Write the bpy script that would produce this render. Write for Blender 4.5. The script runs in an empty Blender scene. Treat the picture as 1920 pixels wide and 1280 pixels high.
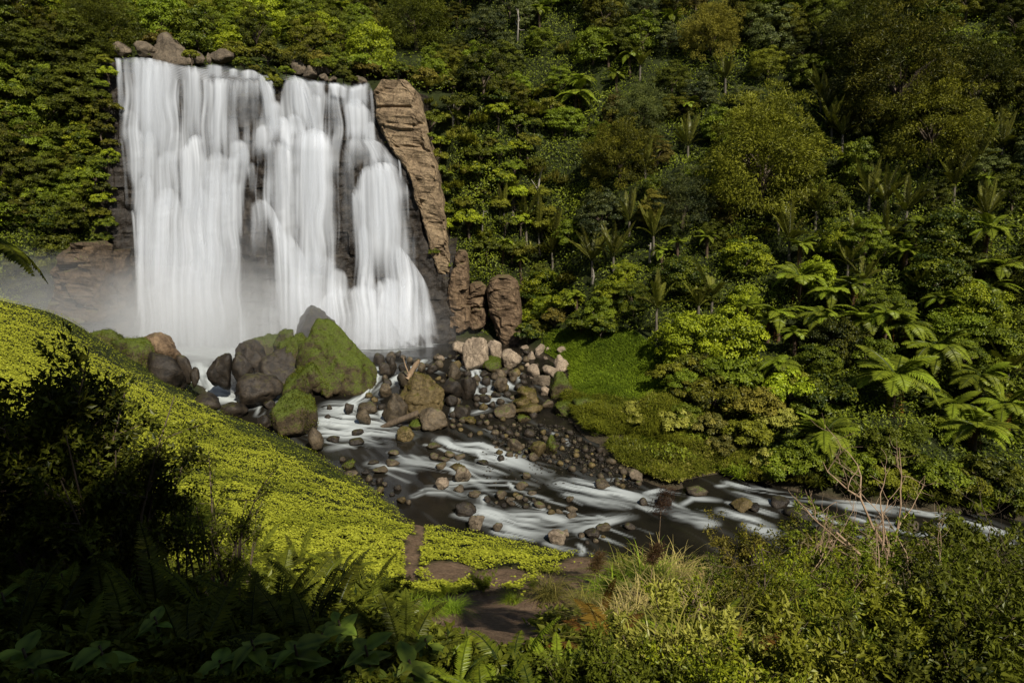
import bpy, math, random
import numpy as np
from mathutils import Vector, Matrix, Quaternion

scene = bpy.context.scene
COL = scene.collection

# ------------------------------------------------------------------ camera
CAM_Z = 14.6
PITCH = math.radians(11.0)
FPX = 1280.0                      # focal length in pixels of the 1920 x 1280 photograph (24 mm)
cam_data = bpy.data.cameras.new("camera")
cam_data.sensor_width = 36.0
cam_data.lens = 24.0
cam_data.clip_start = 0.05
cam_data.clip_end = 2000.0
cam = bpy.data.objects.new("camera", cam_data)
cam.location = (0, 0, CAM_Z)
cam.rotation_euler = (math.radians(90) - PITCH, 0, 0)
COL.objects.link(cam)
scene.camera = cam

# ------------------------------------------------------------------ sky and sun
SUN_DIR = np.array([0.33, -0.633, 0.70]); SUN_DIR /= np.linalg.norm(SUN_DIR)   # towards the sun
world = bpy.data.worlds.new("World")
scene.world = world
world.use_nodes = True
wn = world.node_tree
bg = wn.nodes["Background"]
sky = wn.nodes.new("ShaderNodeTexSky")
sky.sky_type = 'NISHITA'
sky.sun_disc = False
sky.sun_elevation = math.asin(SUN_DIR[2])
sky.sun_rotation = math.atan2(SUN_DIR[0], SUN_DIR[1])
sky.altitude = 200
wn.links.new(sky.outputs[0], bg.inputs[0])
bg.inputs[1].default_value = 0.05
sun_data = bpy.data.lights.new("sun", 'SUN')
sun_data.energy = 4.0
sun_data.angle = math.radians(0.6)
sun_data.color = (1.0, 0.93, 0.80)
sun = bpy.data.objects.new("sun", sun_data)
sun.rotation_euler = Vector(-SUN_DIR).to_track_quat('-Z', 'Y').to_euler()
sun.location = (20, -40, 60)
COL.objects.link(sun)
vs = scene.view_settings
vs.view_transform = 'Standard'; vs.look = 'None'; vs.gamma = 1.0; vs.exposure = 0.45
vs.use_curve_mapping = False
cy = scene.cycles
cy.use_denoising = True
cy.max_bounces = 8; cy.diffuse_bounces = 2; cy.glossy_bounces = 2; cy.transmission_bounces = 3
cy.transparent_max_bounces = 64; cy.volume_bounces = 3
cy.caustics_reflective = False; cy.caustics_refractive = False
cy.sample_clamp_indirect = 4.0

# ------------------------------------------------------------------ helpers: noise, camera rays, meshes
rng = np.random.default_rng(7)
_perm = rng.permutation(256); _perm = np.concatenate([_perm, _perm, _perm])
_val = rng.uniform(-1, 1, 256)

def vnoise(x, y, z=0.0):
    x, y, z = np.broadcast_arrays(np.asarray(x, float), np.asarray(y, float), np.asarray(z, float))
    xi = np.floor(x).astype(int); yi = np.floor(y).astype(int); zi = np.floor(z).astype(int)
    fx = x - xi; fy = y - yi; fz = z - zi
    fx = fx * fx * (3 - 2 * fx); fy = fy * fy * (3 - 2 * fy); fz = fz * fz * (3 - 2 * fz)
    xi &= 255; yi &= 255; zi &= 255
    def g(a, b, c):
        return _val[_perm[_perm[_perm[(xi + a) & 255] + ((yi + b) & 255)] + ((zi + c) & 255)]]
    a = g(0, 0, 0) * (1 - fx) + g(1, 0, 0) * fx
    b = g(0, 1, 0) * (1 - fx) + g(1, 1, 0) * fx
    c = g(0, 0, 1) * (1 - fx) + g(1, 0, 1) * fx
    d = g(0, 1, 1) * (1 - fx) + g(1, 1, 1) * fx
    return (a * (1 - fy) + b * fy) * (1 - fz) + (c * (1 - fy) + d * fy) * fz

def fbm(x, y, z=0.0, octv=4, gain=0.5):
    s = 0.0; a = 1.0; f = 1.0
    for _ in range(octv):
        s = s + a * vnoise(np.asarray(x) * f, np.asarray(y) * f, np.asarray(z) * f)
        a *= gain; f *= 2.03
    return s

def smooth(a, b, x):
    t = np.clip((np.asarray(x, float) - a) / (b - a), 0, 1)
    return t * t * (3 - 2 * t)

CP, SP = math.cos(PITCH), math.sin(PITCH)
def ray(px, py):
    u = (np.asarray(px, float) - 960) / FPX; v = (640 - np.asarray(py, float)) / FPX
    return np.stack(np.broadcast_arrays(u, CP + v * SP, -SP + v * CP), -1)
def at(px, py, Y):                 # the point on a pixel's line of sight at distance y = Y
    d = ray(px, py)
    k = np.asarray(Y, float) / d[..., 1]
    return np.array([0, 0, CAM_Z]) + d * k[..., None]
def project(p):
    p = np.asarray(p, float)
    x = p[..., 0]; y = p[..., 1]; z = p[..., 2] - CAM_Z
    dep = y * CP - z * SP
    up = y * SP + z * CP
    dep = np.where(dep < 0.05, 0.05, dep)
    return 960 + FPX * x / dep, 640 - FPX * up / dep, dep

def mesh_np(name, V, F, smooth_shade=False):
    V = np.ascontiguousarray(V, dtype=np.float32)
    groups = F if isinstance(F, list) else [F]
    groups = [np.ascontiguousarray(g, dtype=np.int32) for g in groups if len(g)]
    me = bpy.data.meshes.new(name)
    me.vertices.add(len(V)); me.vertices.foreach_set('co', V.ravel())
    idx = np.concatenate([g.ravel() for g in groups])
    starts = []; o = 0
    for g in groups:
        starts.append(o + np.arange(len(g), dtype=np.int32) * g.shape[1]); o += g.size
    starts = np.concatenate(starts).astype(np.int32)
    me.loops.add(len(idx)); me.loops.foreach_set('vertex_index', idx)
    me.polygons.add(len(starts)); me.polygons.foreach_set('loop_start', starts)
    me.polygons.foreach_set('use_smooth', np.full(len(starts), smooth_shade, dtype=bool))
    me.update(calc_edges=True)
    me.validate()
    return me
def attr(me, name, vals):
    a = me.attributes.new(name, 'FLOAT', 'POINT')
    a.data.foreach_set('value', np.ascontiguousarray(vals, dtype=np.float32))
def obj(name, me, mat=None, parent=None, loc=None):
    o = bpy.data.objects.new(name, me)
    if mat is not None and me is not None and len(me.materials) == 0:
        me.materials.append(mat)
    COL.objects.link(o)
    if parent is not None: o.parent = parent
    if loc is not None: o.location = loc
    return o
def tag(o, label=None, cat=None, group=None, kind=None):
    if label: o['label'] = label
    if cat: o['category'] = cat
    if group: o['group'] = group
    if kind: o['kind'] = kind
    return o
def empty(name, loc=(0, 0, 0)):
    o = bpy.data.objects.new(name, None); o.empty_display_size = 0.3
    COL.objects.link(o); o.location = loc
    return o
def grid_faces(nr, nc):
    i = np.arange(nr - 1)[:, None] * nc + np.arange(nc - 1)[None, :]
    i = i.ravel()
    return np.stack([i, i + 1, i + nc + 1, i + nc], 1)
def unit(v):
    v = np.asarray(v, float)
    return v / np.maximum(np.linalg.norm(v, axis=-1, keepdims=True), 1e-9)

ORD = ("first second third fourth fifth sixth seventh eighth ninth tenth eleventh twelfth thirteenth fourteenth fifteenth sixteenth "
       "seventeenth eighteenth nineteenth twentieth").split()
TENS = {2: "twenty", 3: "thirty", 4: "forty", 5: "fifty", 6: "sixty", 7: "seventy", 8: "eighty", 9: "ninety"}
def ordinal(n):                    # 1-based
    if n <= 20: return ORD[n - 1]
    if n % 10 == 0: return TENS[n // 10][:-1] + "ieth"
    return TENS[n // 10] + "-" + ORD[n % 10 - 1]

# ------------------------------------------------------------------ materials
def new_mat(name):
    m = bpy.data.materials.new(name); m.use_nodes = True
    nt = m.node_tree
    for n in list(nt.nodes): nt.nodes.remove(n)
    out = nt.nodes.new('ShaderNodeOutputMaterial')
    return m, nt, out
def N(nt, typ, **kw):
    n = nt.nodes.new(typ)
    for k, v in kw.items():
        if k.startswith('i_'): n.inputs[k[2:].replace('_', ' ')].default_value = v
        else: setattr(n, k, v)
    return n
def ramp(nt, stops, fac=None, interp='LINEAR'):
    r = nt.nodes.new('ShaderNodeValToRGB'); r.color_ramp.interpolation = interp
    el = r.color_ramp.elements
    while len(el) < len(stops): el.new(0.5)
    for e, (p, c) in zip(el, stops):
        e.position = p; e.color = (*c, 1) if len(c) == 3 else c
    if fac is not None: nt.links.new(fac, r.inputs[0])
    return r
def mixc(nt, a, b, fac, blend='MIX'):
    m = nt.nodes.new('ShaderNodeMix'); m.data_type = 'RGBA'; m.blend_type = blend
    for sock, v in ((m.inputs[6], a), (m.inputs[7], b), (m.inputs[0], fac)):
        if hasattr(v, 'is_linked'): nt.links.new(v, sock)
        elif isinstance(v, (int, float)): sock.default_value = v
        else: sock.default_value = (*v, 1)
    return m.outputs[2]
def math_n(nt, op, a, b=None, clamp=False):
    m = nt.nodes.new('ShaderNodeMath'); m.operation = op; m.use_clamp = clamp
    for i, v in enumerate((a, b)):
        if v is None: continue
        if hasattr(v, 'is_linked'): nt.links.new(v, m.inputs[i])
        else: m.inputs[i].default_value = v
    return m.outputs[0]

_leaf_cache = {}
def leaf_mat(name, dark, light, trans=0.3, gloss=0.06, rand=0.65):
    """foliage: colour varies leaf by leaf (tint) and plant by plant (object random)"""
    if name in _leaf_cache: return _leaf_cache[name]
    m, nt, out = new_mat(name); L = nt.links.new
    a = N(nt, 'ShaderNodeAttribute', attribute_name='tint')
    oi = N(nt, 'ShaderNodeObjectInfo')
    v = math_n(nt, 'ADD', a.outputs['Fac'], math_n(nt, 'MULTIPLY', math_n(nt, 'SUBTRACT', oi.outputs['Random'], 0.5), rand), clamp=True)
    col = mixc(nt, tuple(1.35 * c for c in dark), (2.55 * light[0], 2.25 * light[1], 1.15 * light[2]) if name != "leaf_ground_cover" else light, v)
    hsv = N(nt, 'ShaderNodeHueSaturation')
    L(col, hsv.inputs['Color'])
    L(math_n(nt, 'ADD', 0.485, math_n(nt, 'MULTIPLY', oi.outputs['Random'], 0.03)), hsv.inputs['Hue'])
    d = N(nt, 'ShaderNodeBsdfDiffuse'); L(hsv.outputs[0], d.inputs[0])
    t = N(nt, 'ShaderNodeBsdfTranslucent')
    L(mixc(nt, hsv.outputs[0], (0.9, 1.0, 0.25), 0.5, 'MULTIPLY'), t.inputs[0])
    m1 = N(nt, 'ShaderNodeMixShader'); m1.inputs[0].default_value = trans
    L(d.outputs[0], m1.inputs[1]); L(t.outputs[0], m1.inputs[2])
    g = N(nt, 'ShaderNodeBsdfGlossy'); g.inputs['Roughness'].default_value = 0.38; g.inputs['Color'].default_value = (.9, .95, .75, 1)
    m2 = N(nt, 'ShaderNodeMixShader'); m2.inputs[0].default_value = gloss * .25
    L(m1.outputs[0], m2.inputs[1]); L(g.outputs[0], m2.inputs[2])
    L(m2.outputs[0], out.inputs[0])
    _leaf_cache[name] = m
    return m

def rock_mat(name, c1, c2, moss=0.0, mossc=(0.07, 0.10, 0.012), rough=0.75, scale=1.0, bump=0.6, wet=0.0, grassy=False):
    m, nt, out = new_mat(name); L = nt.links.new
    tc = N(nt, 'ShaderNodeNewGeometry')
    oi = N(nt, 'ShaderNodeObjectInfo')
    n1 = N(nt, 'ShaderNodeTexNoise'); n1.inputs['Scale'].default_value = 0.9 * scale; n1.inputs['Detail'].default_value = 9
    n1.inputs['Roughness'].default_value = 0.68
    L(tc.outputs['Position'], n1.inputs['Vector'])
    n2 = N(nt, 'ShaderNodeTexNoise'); n2.inputs['Scale'].default_value = 5 * scale; n2.inputs['Detail'].default_value = 8
    n2.inputs['Roughness'].default_value = 0.7
    L(tc.outputs['Position'], n2.inputs['Vector'])
    f = ramp(nt, [(0.36, (0, 0, 0)), (0.64, (1, 1, 1))], n1.outputs[0])
    col = mixc(nt, c1, c2, f.outputs[0])
    sp = ramp(nt, [(0.32, (0.26, 0.24, 0.22)), (0.5, (.9, .9, .9)), (0.7, (1.5, 1.46, 1.36))], n2.outputs[0])
    col = mixc(nt, col, sp.outputs[0], 0.75, 'MULTIPLY')
    vv = math_n(nt, 'ADD', 0.75, math_n(nt, 'MULTIPLY', oi.outputs['Random'], 0.5))
    hs = N(nt, 'ShaderNodeHueSaturation'); L(col, hs.inputs['Color']); L(vv, hs.inputs['Value'])
    col = hs.outputs[0]
    vo = N(nt, 'ShaderNodeTexVoronoi'); vo.feature = 'DISTANCE_TO_EDGE'; vo.inputs['Scale'].default_value = 0.55 * scale
    wv = N(nt, 'ShaderNodeVectorMath'); wv.operation = 'ADD'
    L(tc.outputs['Position'], wv.inputs[0]); L(n1.outputs[1], wv.inputs[1]); L(wv.outputs[0], vo.inputs['Vector'])
    cr = ramp(nt, [(0.0, (0.25, 0.22, 0.2)), (0.035, (1, 1, 1))], vo.outputs['Distance'])
    col = mixc(nt, col, cr.outputs[0], 0.55, 'MULTIPLY')
    rgh = rough
    if moss > 0:
        sep = N(nt, 'ShaderNodeSeparateXYZ'); L(tc.outputs['Normal'], sep.inputs[0])
        mk = math_n(nt, 'ADD', sep.outputs['Z'], math_n(nt, 'MULTIPLY', math_n(nt, 'SUBTRACT', n1.outputs[0], 0.5), 2.6))
        nm = N(nt, 'ShaderNodeTexNoise'); nm.inputs['Scale'].default_value = 3.5 * scale; nm.inputs['Detail'].default_value = 8; nm.inputs['Roughness'].default_value = .75; L(tc.outputs['Position'], nm.inputs['Vector'])
        mk = math_n(nt, 'ADD', math_n(nt, 'ADD', mk, math_n(nt, 'MULTIPLY', math_n(nt, 'SUBTRACT', nm.outputs[0], .5), 2.2)), moss - 1.0)
        mr = ramp(nt, [(0.18, (0, 0, 0)), (0.45, (.55, .55, .55)), (0.8, (1, 1, 1))], mk)
        n3 = N(nt, 'ShaderNodeTexNoise'); n3.inputs['Scale'].default_value = 14 * scale; n3.inputs['Detail'].default_value = 5
        L(tc.outputs['Position'], n3.inputs['Vector'])
        mc = ramp(nt, [(0.32, tuple(0.25 * c for c in mossc)), (0.5, mossc), (0.68, tuple(1.9 * c for c in mossc))], n3.outputs[0])
        col = mixc(nt, col, mc.outputs[0], mr.outputs[0])
    bs = N(nt, 'ShaderNodeBsdfPrincipled')
    L(col, bs.inputs['Base Color']); bs.inputs['Roughness'].default_value = rough
    bs.inputs['Specular IOR Level'].default_value = 0.25 + wet
    hb = math_n(nt, 'ADD', n1.outputs[0], math_n(nt, 'MULTIPLY', n2.outputs[0], 0.35))
    hb = math_n(nt, 'ADD', hb, math_n(nt, 'MULTIPLY', cr.outputs[0], 0.12))
    n4 = N(nt, 'ShaderNodeTexNoise'); n4.inputs['Scale'].default_value = 16 * scale; n4.inputs['Detail'].default_value = 6; L(tc.outputs['Position'], n4.inputs['Vector'])
    hb = math_n(nt, 'ADD', hb, math_n(nt, 'MULTIPLY', n4.outputs[0], 0.16))
    b = N(nt, 'ShaderNodeBump'); b.inputs['Strength'].default_value = bump; b.inputs['Distance'].default_value = 0.35 / scale
    L(hb, b.inputs['Height']); L(b.outputs[0], bs.inputs['Normal'])
    L(bs.outputs[0], out.inputs[0])
    return m

M = {}
M['dark_rock'] = rock_mat('dark_wet_rock', (0.010, 0.008, 0.006), (0.042, 0.031, 0.021), moss=0.3, mossc=(.05, .05, .012), rough=0.55, wet=0.1)
M['tan_rock'] = rock_mat('dry_tan_rock', (0.24, 0.165, 0.095), (0.36, 0.26, 0.155), moss=0.0, rough=0.85)
M['pale_rock'] = rock_mat('pale_boulder_rock', (0.20, 0.155, 0.112), (0.37, 0.295, 0.215), moss=0.05, rough=0.85, scale=1.5)
M['brown_rock'] = rock_mat('brown_boulder_rock', (0.045, 0.034, 0.021), (0.130, 0.098, 0.059), moss=0.25, rough=0.6, scale=1.5, wet=0.1)
M['moss_rock'] = rock_mat('mossy_boulder_rock', (0.045, 0.034, 0.02), (0.11, 0.08, 0.042), moss=1.2, mossc=(.065, .085, .010), rough=0.75, scale=1.4)
M['olive_rock'] = rock_mat('olive_boulder_rock', (0.075, 0.055, 0.022), (0.16, 0.118, 0.052), moss=0.45, mossc=(0.075, 0.070, 0.012), rough=0.6, scale=1.4)
M['wet_rock'] = rock_mat('black_wet_boulder_rock', (0.014, 0.011, 0.008), (0.052, 0.039, 0.026), moss=0.3, mossc=(.05, .052, .01), rough=0.55, scale=1.8, wet=0.1)
M['lip_rock'] = rock_mat('grey_lip_rock', (0.085, 0.068, 0.048), (0.19, 0.15, 0.105), moss=0.1, rough=0.8, scale=1.3)
M['buttress'] = rock_mat('tan_cliff_rock', (0.20, 0.142, 0.086), (0.38, 0.28, 0.17), moss=0.02, rough=0.85, scale=0.8, bump=0.9)
M['column'] = rock_mat('brown_column_rock', (0.095, 0.062, 0.036), (0.23, 0.158, 0.095), moss=0.15, rough=0.8, scale=0.9, bump=0.8)
# ------------------------------------------------------------------ terrain
def water_z(x, y):
    x = np.asarray(x, float); y = np.asarray(y, float)
    w = np.interp(y, [20, 34, 44, 52, 55, 60, 63, 67, 80], [-4.2, -3.7, -3.1, -2.45, -2.2, -1.1, -0.6, 0.0, 0.0])
    return w - 0.05 * np.clip(x - 5, 0, 60)
def at_w(px, py, dz=0.0):          # where a line of sight meets the water
    z = -1.5; p = None
    for _ in range(30):
        d = ray(px, py); k = (z - CAM_Z) / d[2]
        p = np.array([0, 0, CAM_Z]) + d * k
        z = 0.5 * z + 0.5 * (float(water_z(p[0], p[1])) + dz)
    return p

def tps_fit(pts, lam=0.0):
    pts = np.asarray(pts, float); n = len(pts)
    d = np.hypot(pts[:, None, 0] - pts[None, :, 0], pts[:, None, 1] - pts[None, :, 1])
    K = np.where(d > 1e-9, d * d * np.log(d + 1e-12), 0) + lam * np.eye(n)
    Pm = np.c_[np.ones(n), pts[:, :2]]
    A = np.zeros((n + 3, n + 3)); A[:n, :n] = K; A[:n, n:] = Pm; A[n:, :n] = Pm.T
    b = np.r_[pts[:, 2], 0, 0, 0]
    return pts[:, :2], np.linalg.solve(A, b)
def tps_eval(fit, x, y):
    c, w = fit; n = len(c)
    x = np.asarray(x, float); y = np.asarray(y, float)
    r = w[n] + w[n + 1] * x + w[n + 2] * y
    for i in range(n):
        d2 = (x - c[i, 0]) ** 2 + (y - c[i, 1]) ** 2 + 1e-12
        r = r + w[i] * 0.5 * d2 * np.log(d2)
    return r

# left bank: shoreline under the leafy mound, the mound and the slope the camera stands on
Lpts = []
for px, py in [(330, 715), (400, 775), (500, 812), (575, 850), (650, 895), (740, 958), (800, 1000), (900, 1010), (1060, 1048)]:
    p = at_w(px, py); Lpts.append((p[0], p[1], p[2] + 0.25))
    Lpts.append((p[0] + 1.6, p[1] + 3.2, p[2] - 2.2))
for px, py, dz in [(1250, 1062, .3), (1500, 1080, .3), (1750, 1100, .3), (1990, 1110, .3)]:
    p = at_w(px, py); Lpts.append((p[0], p[1], p[2] + dz)); Lpts.append((p[0], p[1] + 3.5, p[2] - 2.0))
for px, py, Y in [(0, 565, 47), (130, 600, 48), (205, 665, 48), (300, 725, 47), (380, 762, 46.5), (470, 800, 45),
                  (100, 700, 36), (250, 800, 35), (400, 850, 36), (520, 870, 38), (400, 930, 27), (560, 950, 29), (650, 1000, 26.5),
                  (150, 900, 25), (740, 1040, 24), (850, 1050, 24), (950, 1050, 25.5),
                  (850, 1170, 13.0), (960, 1170, 13.5), (780, 1120, 17), (1000, 1090, 19), (560, 1100, 15.5), (300, 1080, 15.5), (60, 1050, 16),
                  (1150, 1130, 16), (1400, 1150, 16), (1700, 1150, 16), (1900, 1180, 15), (1300, 1080, 23), (1700, 1110, 22)]:
    p = at(px, py, Y); Lpts.append(tuple(p))
Lpts += [(0, 0, 12.9), (-5, 4, 11.2), (5, 4, 10.6), (0, 7, 9.7), (-12, 6, 12.0), (12, 6, 9.3), (-8, -10, 18), (8, -10, 17), (-30, 0, 19), (30, 0, 12),
         (-45, 20, 19), (-50, 40, 15), (-60, 0, 30), (60, 0, 14), (0, -30, 30), (-40, -30, 36), (45, 20, 2), (60, 20, 2), (50, -30, 28),
         (-25, 60, -2.5), (-44, 58, 6), (-55, 64, 9)]
L_FIT = tps_fit(Lpts, 0.5)

# right bank: gravel, grass bank and the forested hill
Rpts = []
for px, py, dz in [(985, 655, .2), (1060, 690, .2), (1062, 735, .15), (1075, 790, .15), (1135, 840, .15), (1195, 885, .15), (1290, 912, .2),
                   (1350, 885, .2), (1480, 912, .3), (1600, 935, .3), (1750, 955, .3), (1920, 970, .3)]:
    p = at_w(px, py); Rpts.append((p[0], p[1], p[2] + dz))
    Rpts.append((p[0] - 2.5, p[1] - 2.0, p[2] - 1.6))
for px, py, dz in [(1205, 868, .9), (1285, 893, 1.0), (1330, 872, .9), (1150, 812, .8), (1095, 768, .7)]:
    p = at_w(px, py); Rpts.append((p[0], p[1], p[2] + dz))
for px, py, Y in [(1100, 640, 65), (1230, 665, 59), (1235, 760, 50), (1150, 700, 58), (1100, 720, 57), (1330, 840, 47), (1240, 800, 49.5), (1250, 850, 47.2), (1180, 820, 50.5),
                  (1320, 700, 55), (1450, 600, 61), (1600, 750, 50), (1850, 800, 48.5), (1700, 600, 57), (1900, 620, 54),
                  (1100, 450, 76), (1250, 400, 73), (1400, 330, 74), (1700, 330, 68), (1900, 330, 64), (1000, 330, 83), (1000, 560, 78),
                  (1000, 130, 90), (1300, 130, 85), (1600, 100, 80), (1900, 80, 75), (1300, -60, 96), (1900, -60, 84), (950, -20, 98)]:
    p = at(px, py, Y); Rpts.append(tuple(p))
Rpts += [(70, 38, 0), (75, 60, 26), (80, 90, 60), (40, 120, 75), (0, 130, 70), (100, 120, 85), (100, 30, 0), (-30, 100, 30), (-30, 70, -3)]
R_FIT = tps_fit(Rpts, 0.5)

def cliff_y(x):                    # line of the cliff foot
    x = np.asarray(x, float)
    return np.interp(x, [-110, -60, -50, -43, -40, -14, 0, 6, 20], [40, 63, 70.5, 74.2, 75, 77, 77.2, 78, 80])
def ground_z(x, y):
    x = np.asarray(x, float); y = np.asarray(y, float)
    w = water_z(x, y)
    fl = w - 0.55 + 0.22 * fbm(x * 0.5, y * 0.5, octv=3)
    Lz = tps_eval(L_FIT, x, y); Rz = tps_eval(R_FIT, x, y)
    Lz = np.where(y > 64, Lz - (y - 64) * 1.2, Lz)
    far = smooth(8, 30, np.hypot(x, y - 5))
    Lz = Lz + 0.22 * fbm(x * 0.16, y * 0.16, 3.3, 3) * far + 0.06 * fbm(x * 1.3, y * 1.3, 1.7, 3)
    lp = np.maximum(Rz - w, 0)
    Lz = Lz + .10 * fbm(x * 2.6, y * 2.6, 6.1, 3) * (x < 12) * (y < 30) * (y > 4)
    Rz = Rz + np.minimum(lp, 3) / 3 * (1.1 * fbm(x * 0.09, y * 0.09, 9.1, 3)) + 0.1 * fbm(x * 0.8, y * 0.8, 5.1, 3)
    V = np.maximum(np.maximum(fl, Lz), Rz)
    yc = cliff_y(x)
    lip = np.interp(x, [-60, -42, -30, -15, -6, 3], [30, 30.2, 29.6, 27.8, 26.8, 25])
    Pl = lip + 0.5 * np.maximum(y - yc - 3, 0) + 0.6 * fbm(x * 0.12, y * 0.12, 2.2, 3)
    wdt = np.interp(x, [-60, -44, -41, -2, 4], [9, 7, 2.2, 2.2, 6])
    st = smooth(0.0, 1.0, (y - yc - 0.8) / wdt) * (1 - smooth(-2, 12, x))
    return np.maximum(V, V + (Pl - V) * st)

def hit_ground(px, py, t0=3.0, t1=190.0, n=1400):   # first meeting of lines of sight with the ground
    px = np.atleast_1d(np.asarray(px, float)); py = np.atleast_1d(np.asarray(py, float))
    Y = np.linspace(t0, t1, n)
    out = np.zeros((len(px), 3))
    for i in range(len(px)):
        d = ray(px[i], py[i]); d = d / d[1]
        P = np.array([0, 0, CAM_Z]) + d * Y[:, None]
        below = ground_z(P[:, 0], P[:, 1]) > P[:, 2]
        k = int(np.argmax(below)) if below.any() else n - 1
        out[i] = P[k]
    out[:, 2] = ground_z(out[:, 0], out[:, 1])
    return out

xs = np.concatenate([np.arange(-120, -48, 2.0), np.arange(-48, -26, 0.6), np.arange(-26, 26, 0.33), np.arange(26, 50, 0.7), np.arange(50, 131, 2.5)])
ys = np.concatenate([np.arange(-40, 0, 2.0), np.arange(0, 54, 0.33), np.arange(54, 84, 0.5), np.arange(84, 110, 1.2), np.arange(110, 171, 3.0)])
GX, GY = np.meshgrid(xs, ys)
GZ = ground_z(GX, GY)
gme = mesh_np('ground', np.stack([GX, GY, GZ], -1).reshape(-1, 3), grid_faces(len(ys), len(xs)), True)

# bare earth shows on the slip in the foreground and the worn path down the mound
def dirt_mask(x, y, z):
    px, py, dep = project(np.stack([x, y, z], -1))
    d = np.zeros_like(np.asarray(px, float))
    for cx, cy_, rx, ry in [(905, 1150, 125, 46), (1060, 1110, 100, 40), (840, 1075, 60, 22), (940, 1085, 65, 24), (772, 1055, 17, 55), (786, 1000, 11, 42), (772, 960, 12, 22),
                            (940, 1195, 90, 30), (1100, 1070, 60, 30)]:
        q = ((px - cx) / rx) ** 2 + ((py - cy_) / ry) ** 2
        d = np.maximum(d, 1 - smooth(0.55, 1.25, q + 0.35 * fbm(np.asarray(x) * 1.1, np.asarray(y) * 1.1, 4.0, 3)))
    return d * (np.asarray(y) < 36) * (np.asarray(y) > 5)
attr(gme, 'dirt', dirt_mask(GX, GY, GZ).ravel())
attr(gme, 'rocky', (smooth(0.8, -0.2, GZ - water_z(GX, GY)) * (GY < 80)).ravel())
gm, nt, out = new_mat('ground_earth'); Lk = nt.links.new
geo = N(nt, 'ShaderNodeNewGeometry')
n1 = N(nt, 'ShaderNodeTexNoise'); n1.inputs['Scale'].default_value = 0.7; n1.inputs['Detail'].default_value = 9; n1.inputs['Roughness'].default_value = 0.7
n2 = N(nt, 'ShaderNodeTexNoise'); n2.inputs['Scale'].default_value = 6.0; n2.inputs['Detail'].default_value = 8; n2.inputs['Roughness'].default_value = 0.75
Lk(geo.outputs['Position'], n1.inputs['Vector']); Lk(geo.outputs['Position'], n2.inputs['Vector'])
green = ramp(nt, [(0.3, (0.010, 0.013, 0.004)), (0.7, (0.035, 0.045, 0.010))], n1.outputs[0])
earth = ramp(nt, [(0.25, (0.07, 0.045, 0.028)), (0.5, (0.19, 0.125, 0.077)), (0.8, (0.33, 0.23, 0.145))], n2.outputs[0])
bed = ramp(nt, [(0.3, (0.02, 0.016, 0.011)), (0.7, (0.10, 0.075, 0.05))], n2.outputs[0])
ad = N(nt, 'ShaderNodeAttribute', attribute_name='dirt'); ar = N(nt, 'ShaderNodeAttribute', attribute_name='rocky')
c = mixc(nt, green.outputs[0], bed.outputs[0], ar.outputs['Fac'])
c = mixc(nt, c, earth.outputs[0], ad.outputs['Fac'])
bs = N(nt, 'ShaderNodeBsdfPrincipled'); bs.inputs['Roughness'].default_value = 0.9; bs.inputs['Specular IOR Level'].default_value = 0.15
Lk(c, bs.inputs['Base Color'])
b = N(nt, 'ShaderNodeBump'); b.inputs['Strength'].default_value = 0.8; b.inputs['Distance'].default_value = 0.12
Lk(math_n(nt, 'ADD', n1.outputs[0], n2.outputs[0]), b.inputs['Height']); Lk(b.outputs[0], bs.inputs['Normal'])
Lk(bs.outputs[0], out.inputs[0])
ground = obj('ground', gme, gm); tag(ground, kind='structure', label='earth ground of the gorge under the plants')
M['dark_column'] = rock_mat('misty_brown_rock', (.05, .036, .022), (.125, .088, .055), moss=.3, rough=.8, scale=.9, bump=.8)
# ------------------------------------------------------------------ the cliff of the falls
def face_y(x, z):                  # smooth face of the cliff: it leans out towards its foot
    x = np.asarray(x, float); z = np.asarray(z, float)
    y = cliff_y(x) - 2.6 * np.clip(1 - z / 29.0, 0, 1.1)
    apron = np.exp(-((x + 15) / 7.5) ** 2) * smooth(8.0, 0.0, z) * 2.6
    mid = np.exp(-((x + 26) / 4.0) ** 2) * smooth(16.0, 8.0, z) * 0.9
    shelf = np.exp(-((x + 22) / 6.0) ** 2) * smooth(23.5, 20.5, z) * 1.0
    return y - apron - mid - shelf
def face_relief(x, z):
    blk = vnoise(np.floor(x / 1.7 + 0.35 * np.floor(z / 2.4)) * 3.1, np.floor(z / 2.4) * 5.7, 0.5)
    return 0.55 * fbm(x * 0.22, z * 0.16, 4.4, 4) + 0.38 * blk + 0.16 * fbm(x * 1.2, z * 1.2, 2.0, 3) + 0.25 * np.abs(vnoise(x * 0.5, z * 0.9, 7.0))
cx_ = np.arange(-43.4, -6.0, 0.2); cz_ = np.linspace(-2.5, 30.6, 150)
CX, CZ = np.meshgrid(cx_, cz_)
lipz = np.interp(CX, [-60, -42, -36, -30, -25, -21.5, -20, -15, -6, 4], [29.6, 29.6, 29.4, 28.9, 28.3, 27.3, 27.8, 27.0, 26.9, 25.5])
CZ2 = np.minimum(CZ, lipz)
CYY = face_y(CX, CZ2) + face_relief(CX, CZ2) + np.maximum(CZ - lipz, 0) * 2.5
over = smooth(-2.0, 0.6, CZ - lipz)
CYY = CYY + over * 0.5
lw = smooth(-42.0, -46, CX)
CYY = CYY + lw * (0.23 * np.maximum(CZ2, 0) + 1.0 - 2.2 * fbm(CX * 0.25, CZ2 * 0.25, 8.0, 3))
CYY = CYY + smooth(9, 15, CZ2) * np.maximum(CX + 10.2, 0) * 2.2
CX = CX - .9 * smooth(-42.0, -43.4, CX) * fbm(CZ2 * .5, 3.0, 0, 3)
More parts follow.
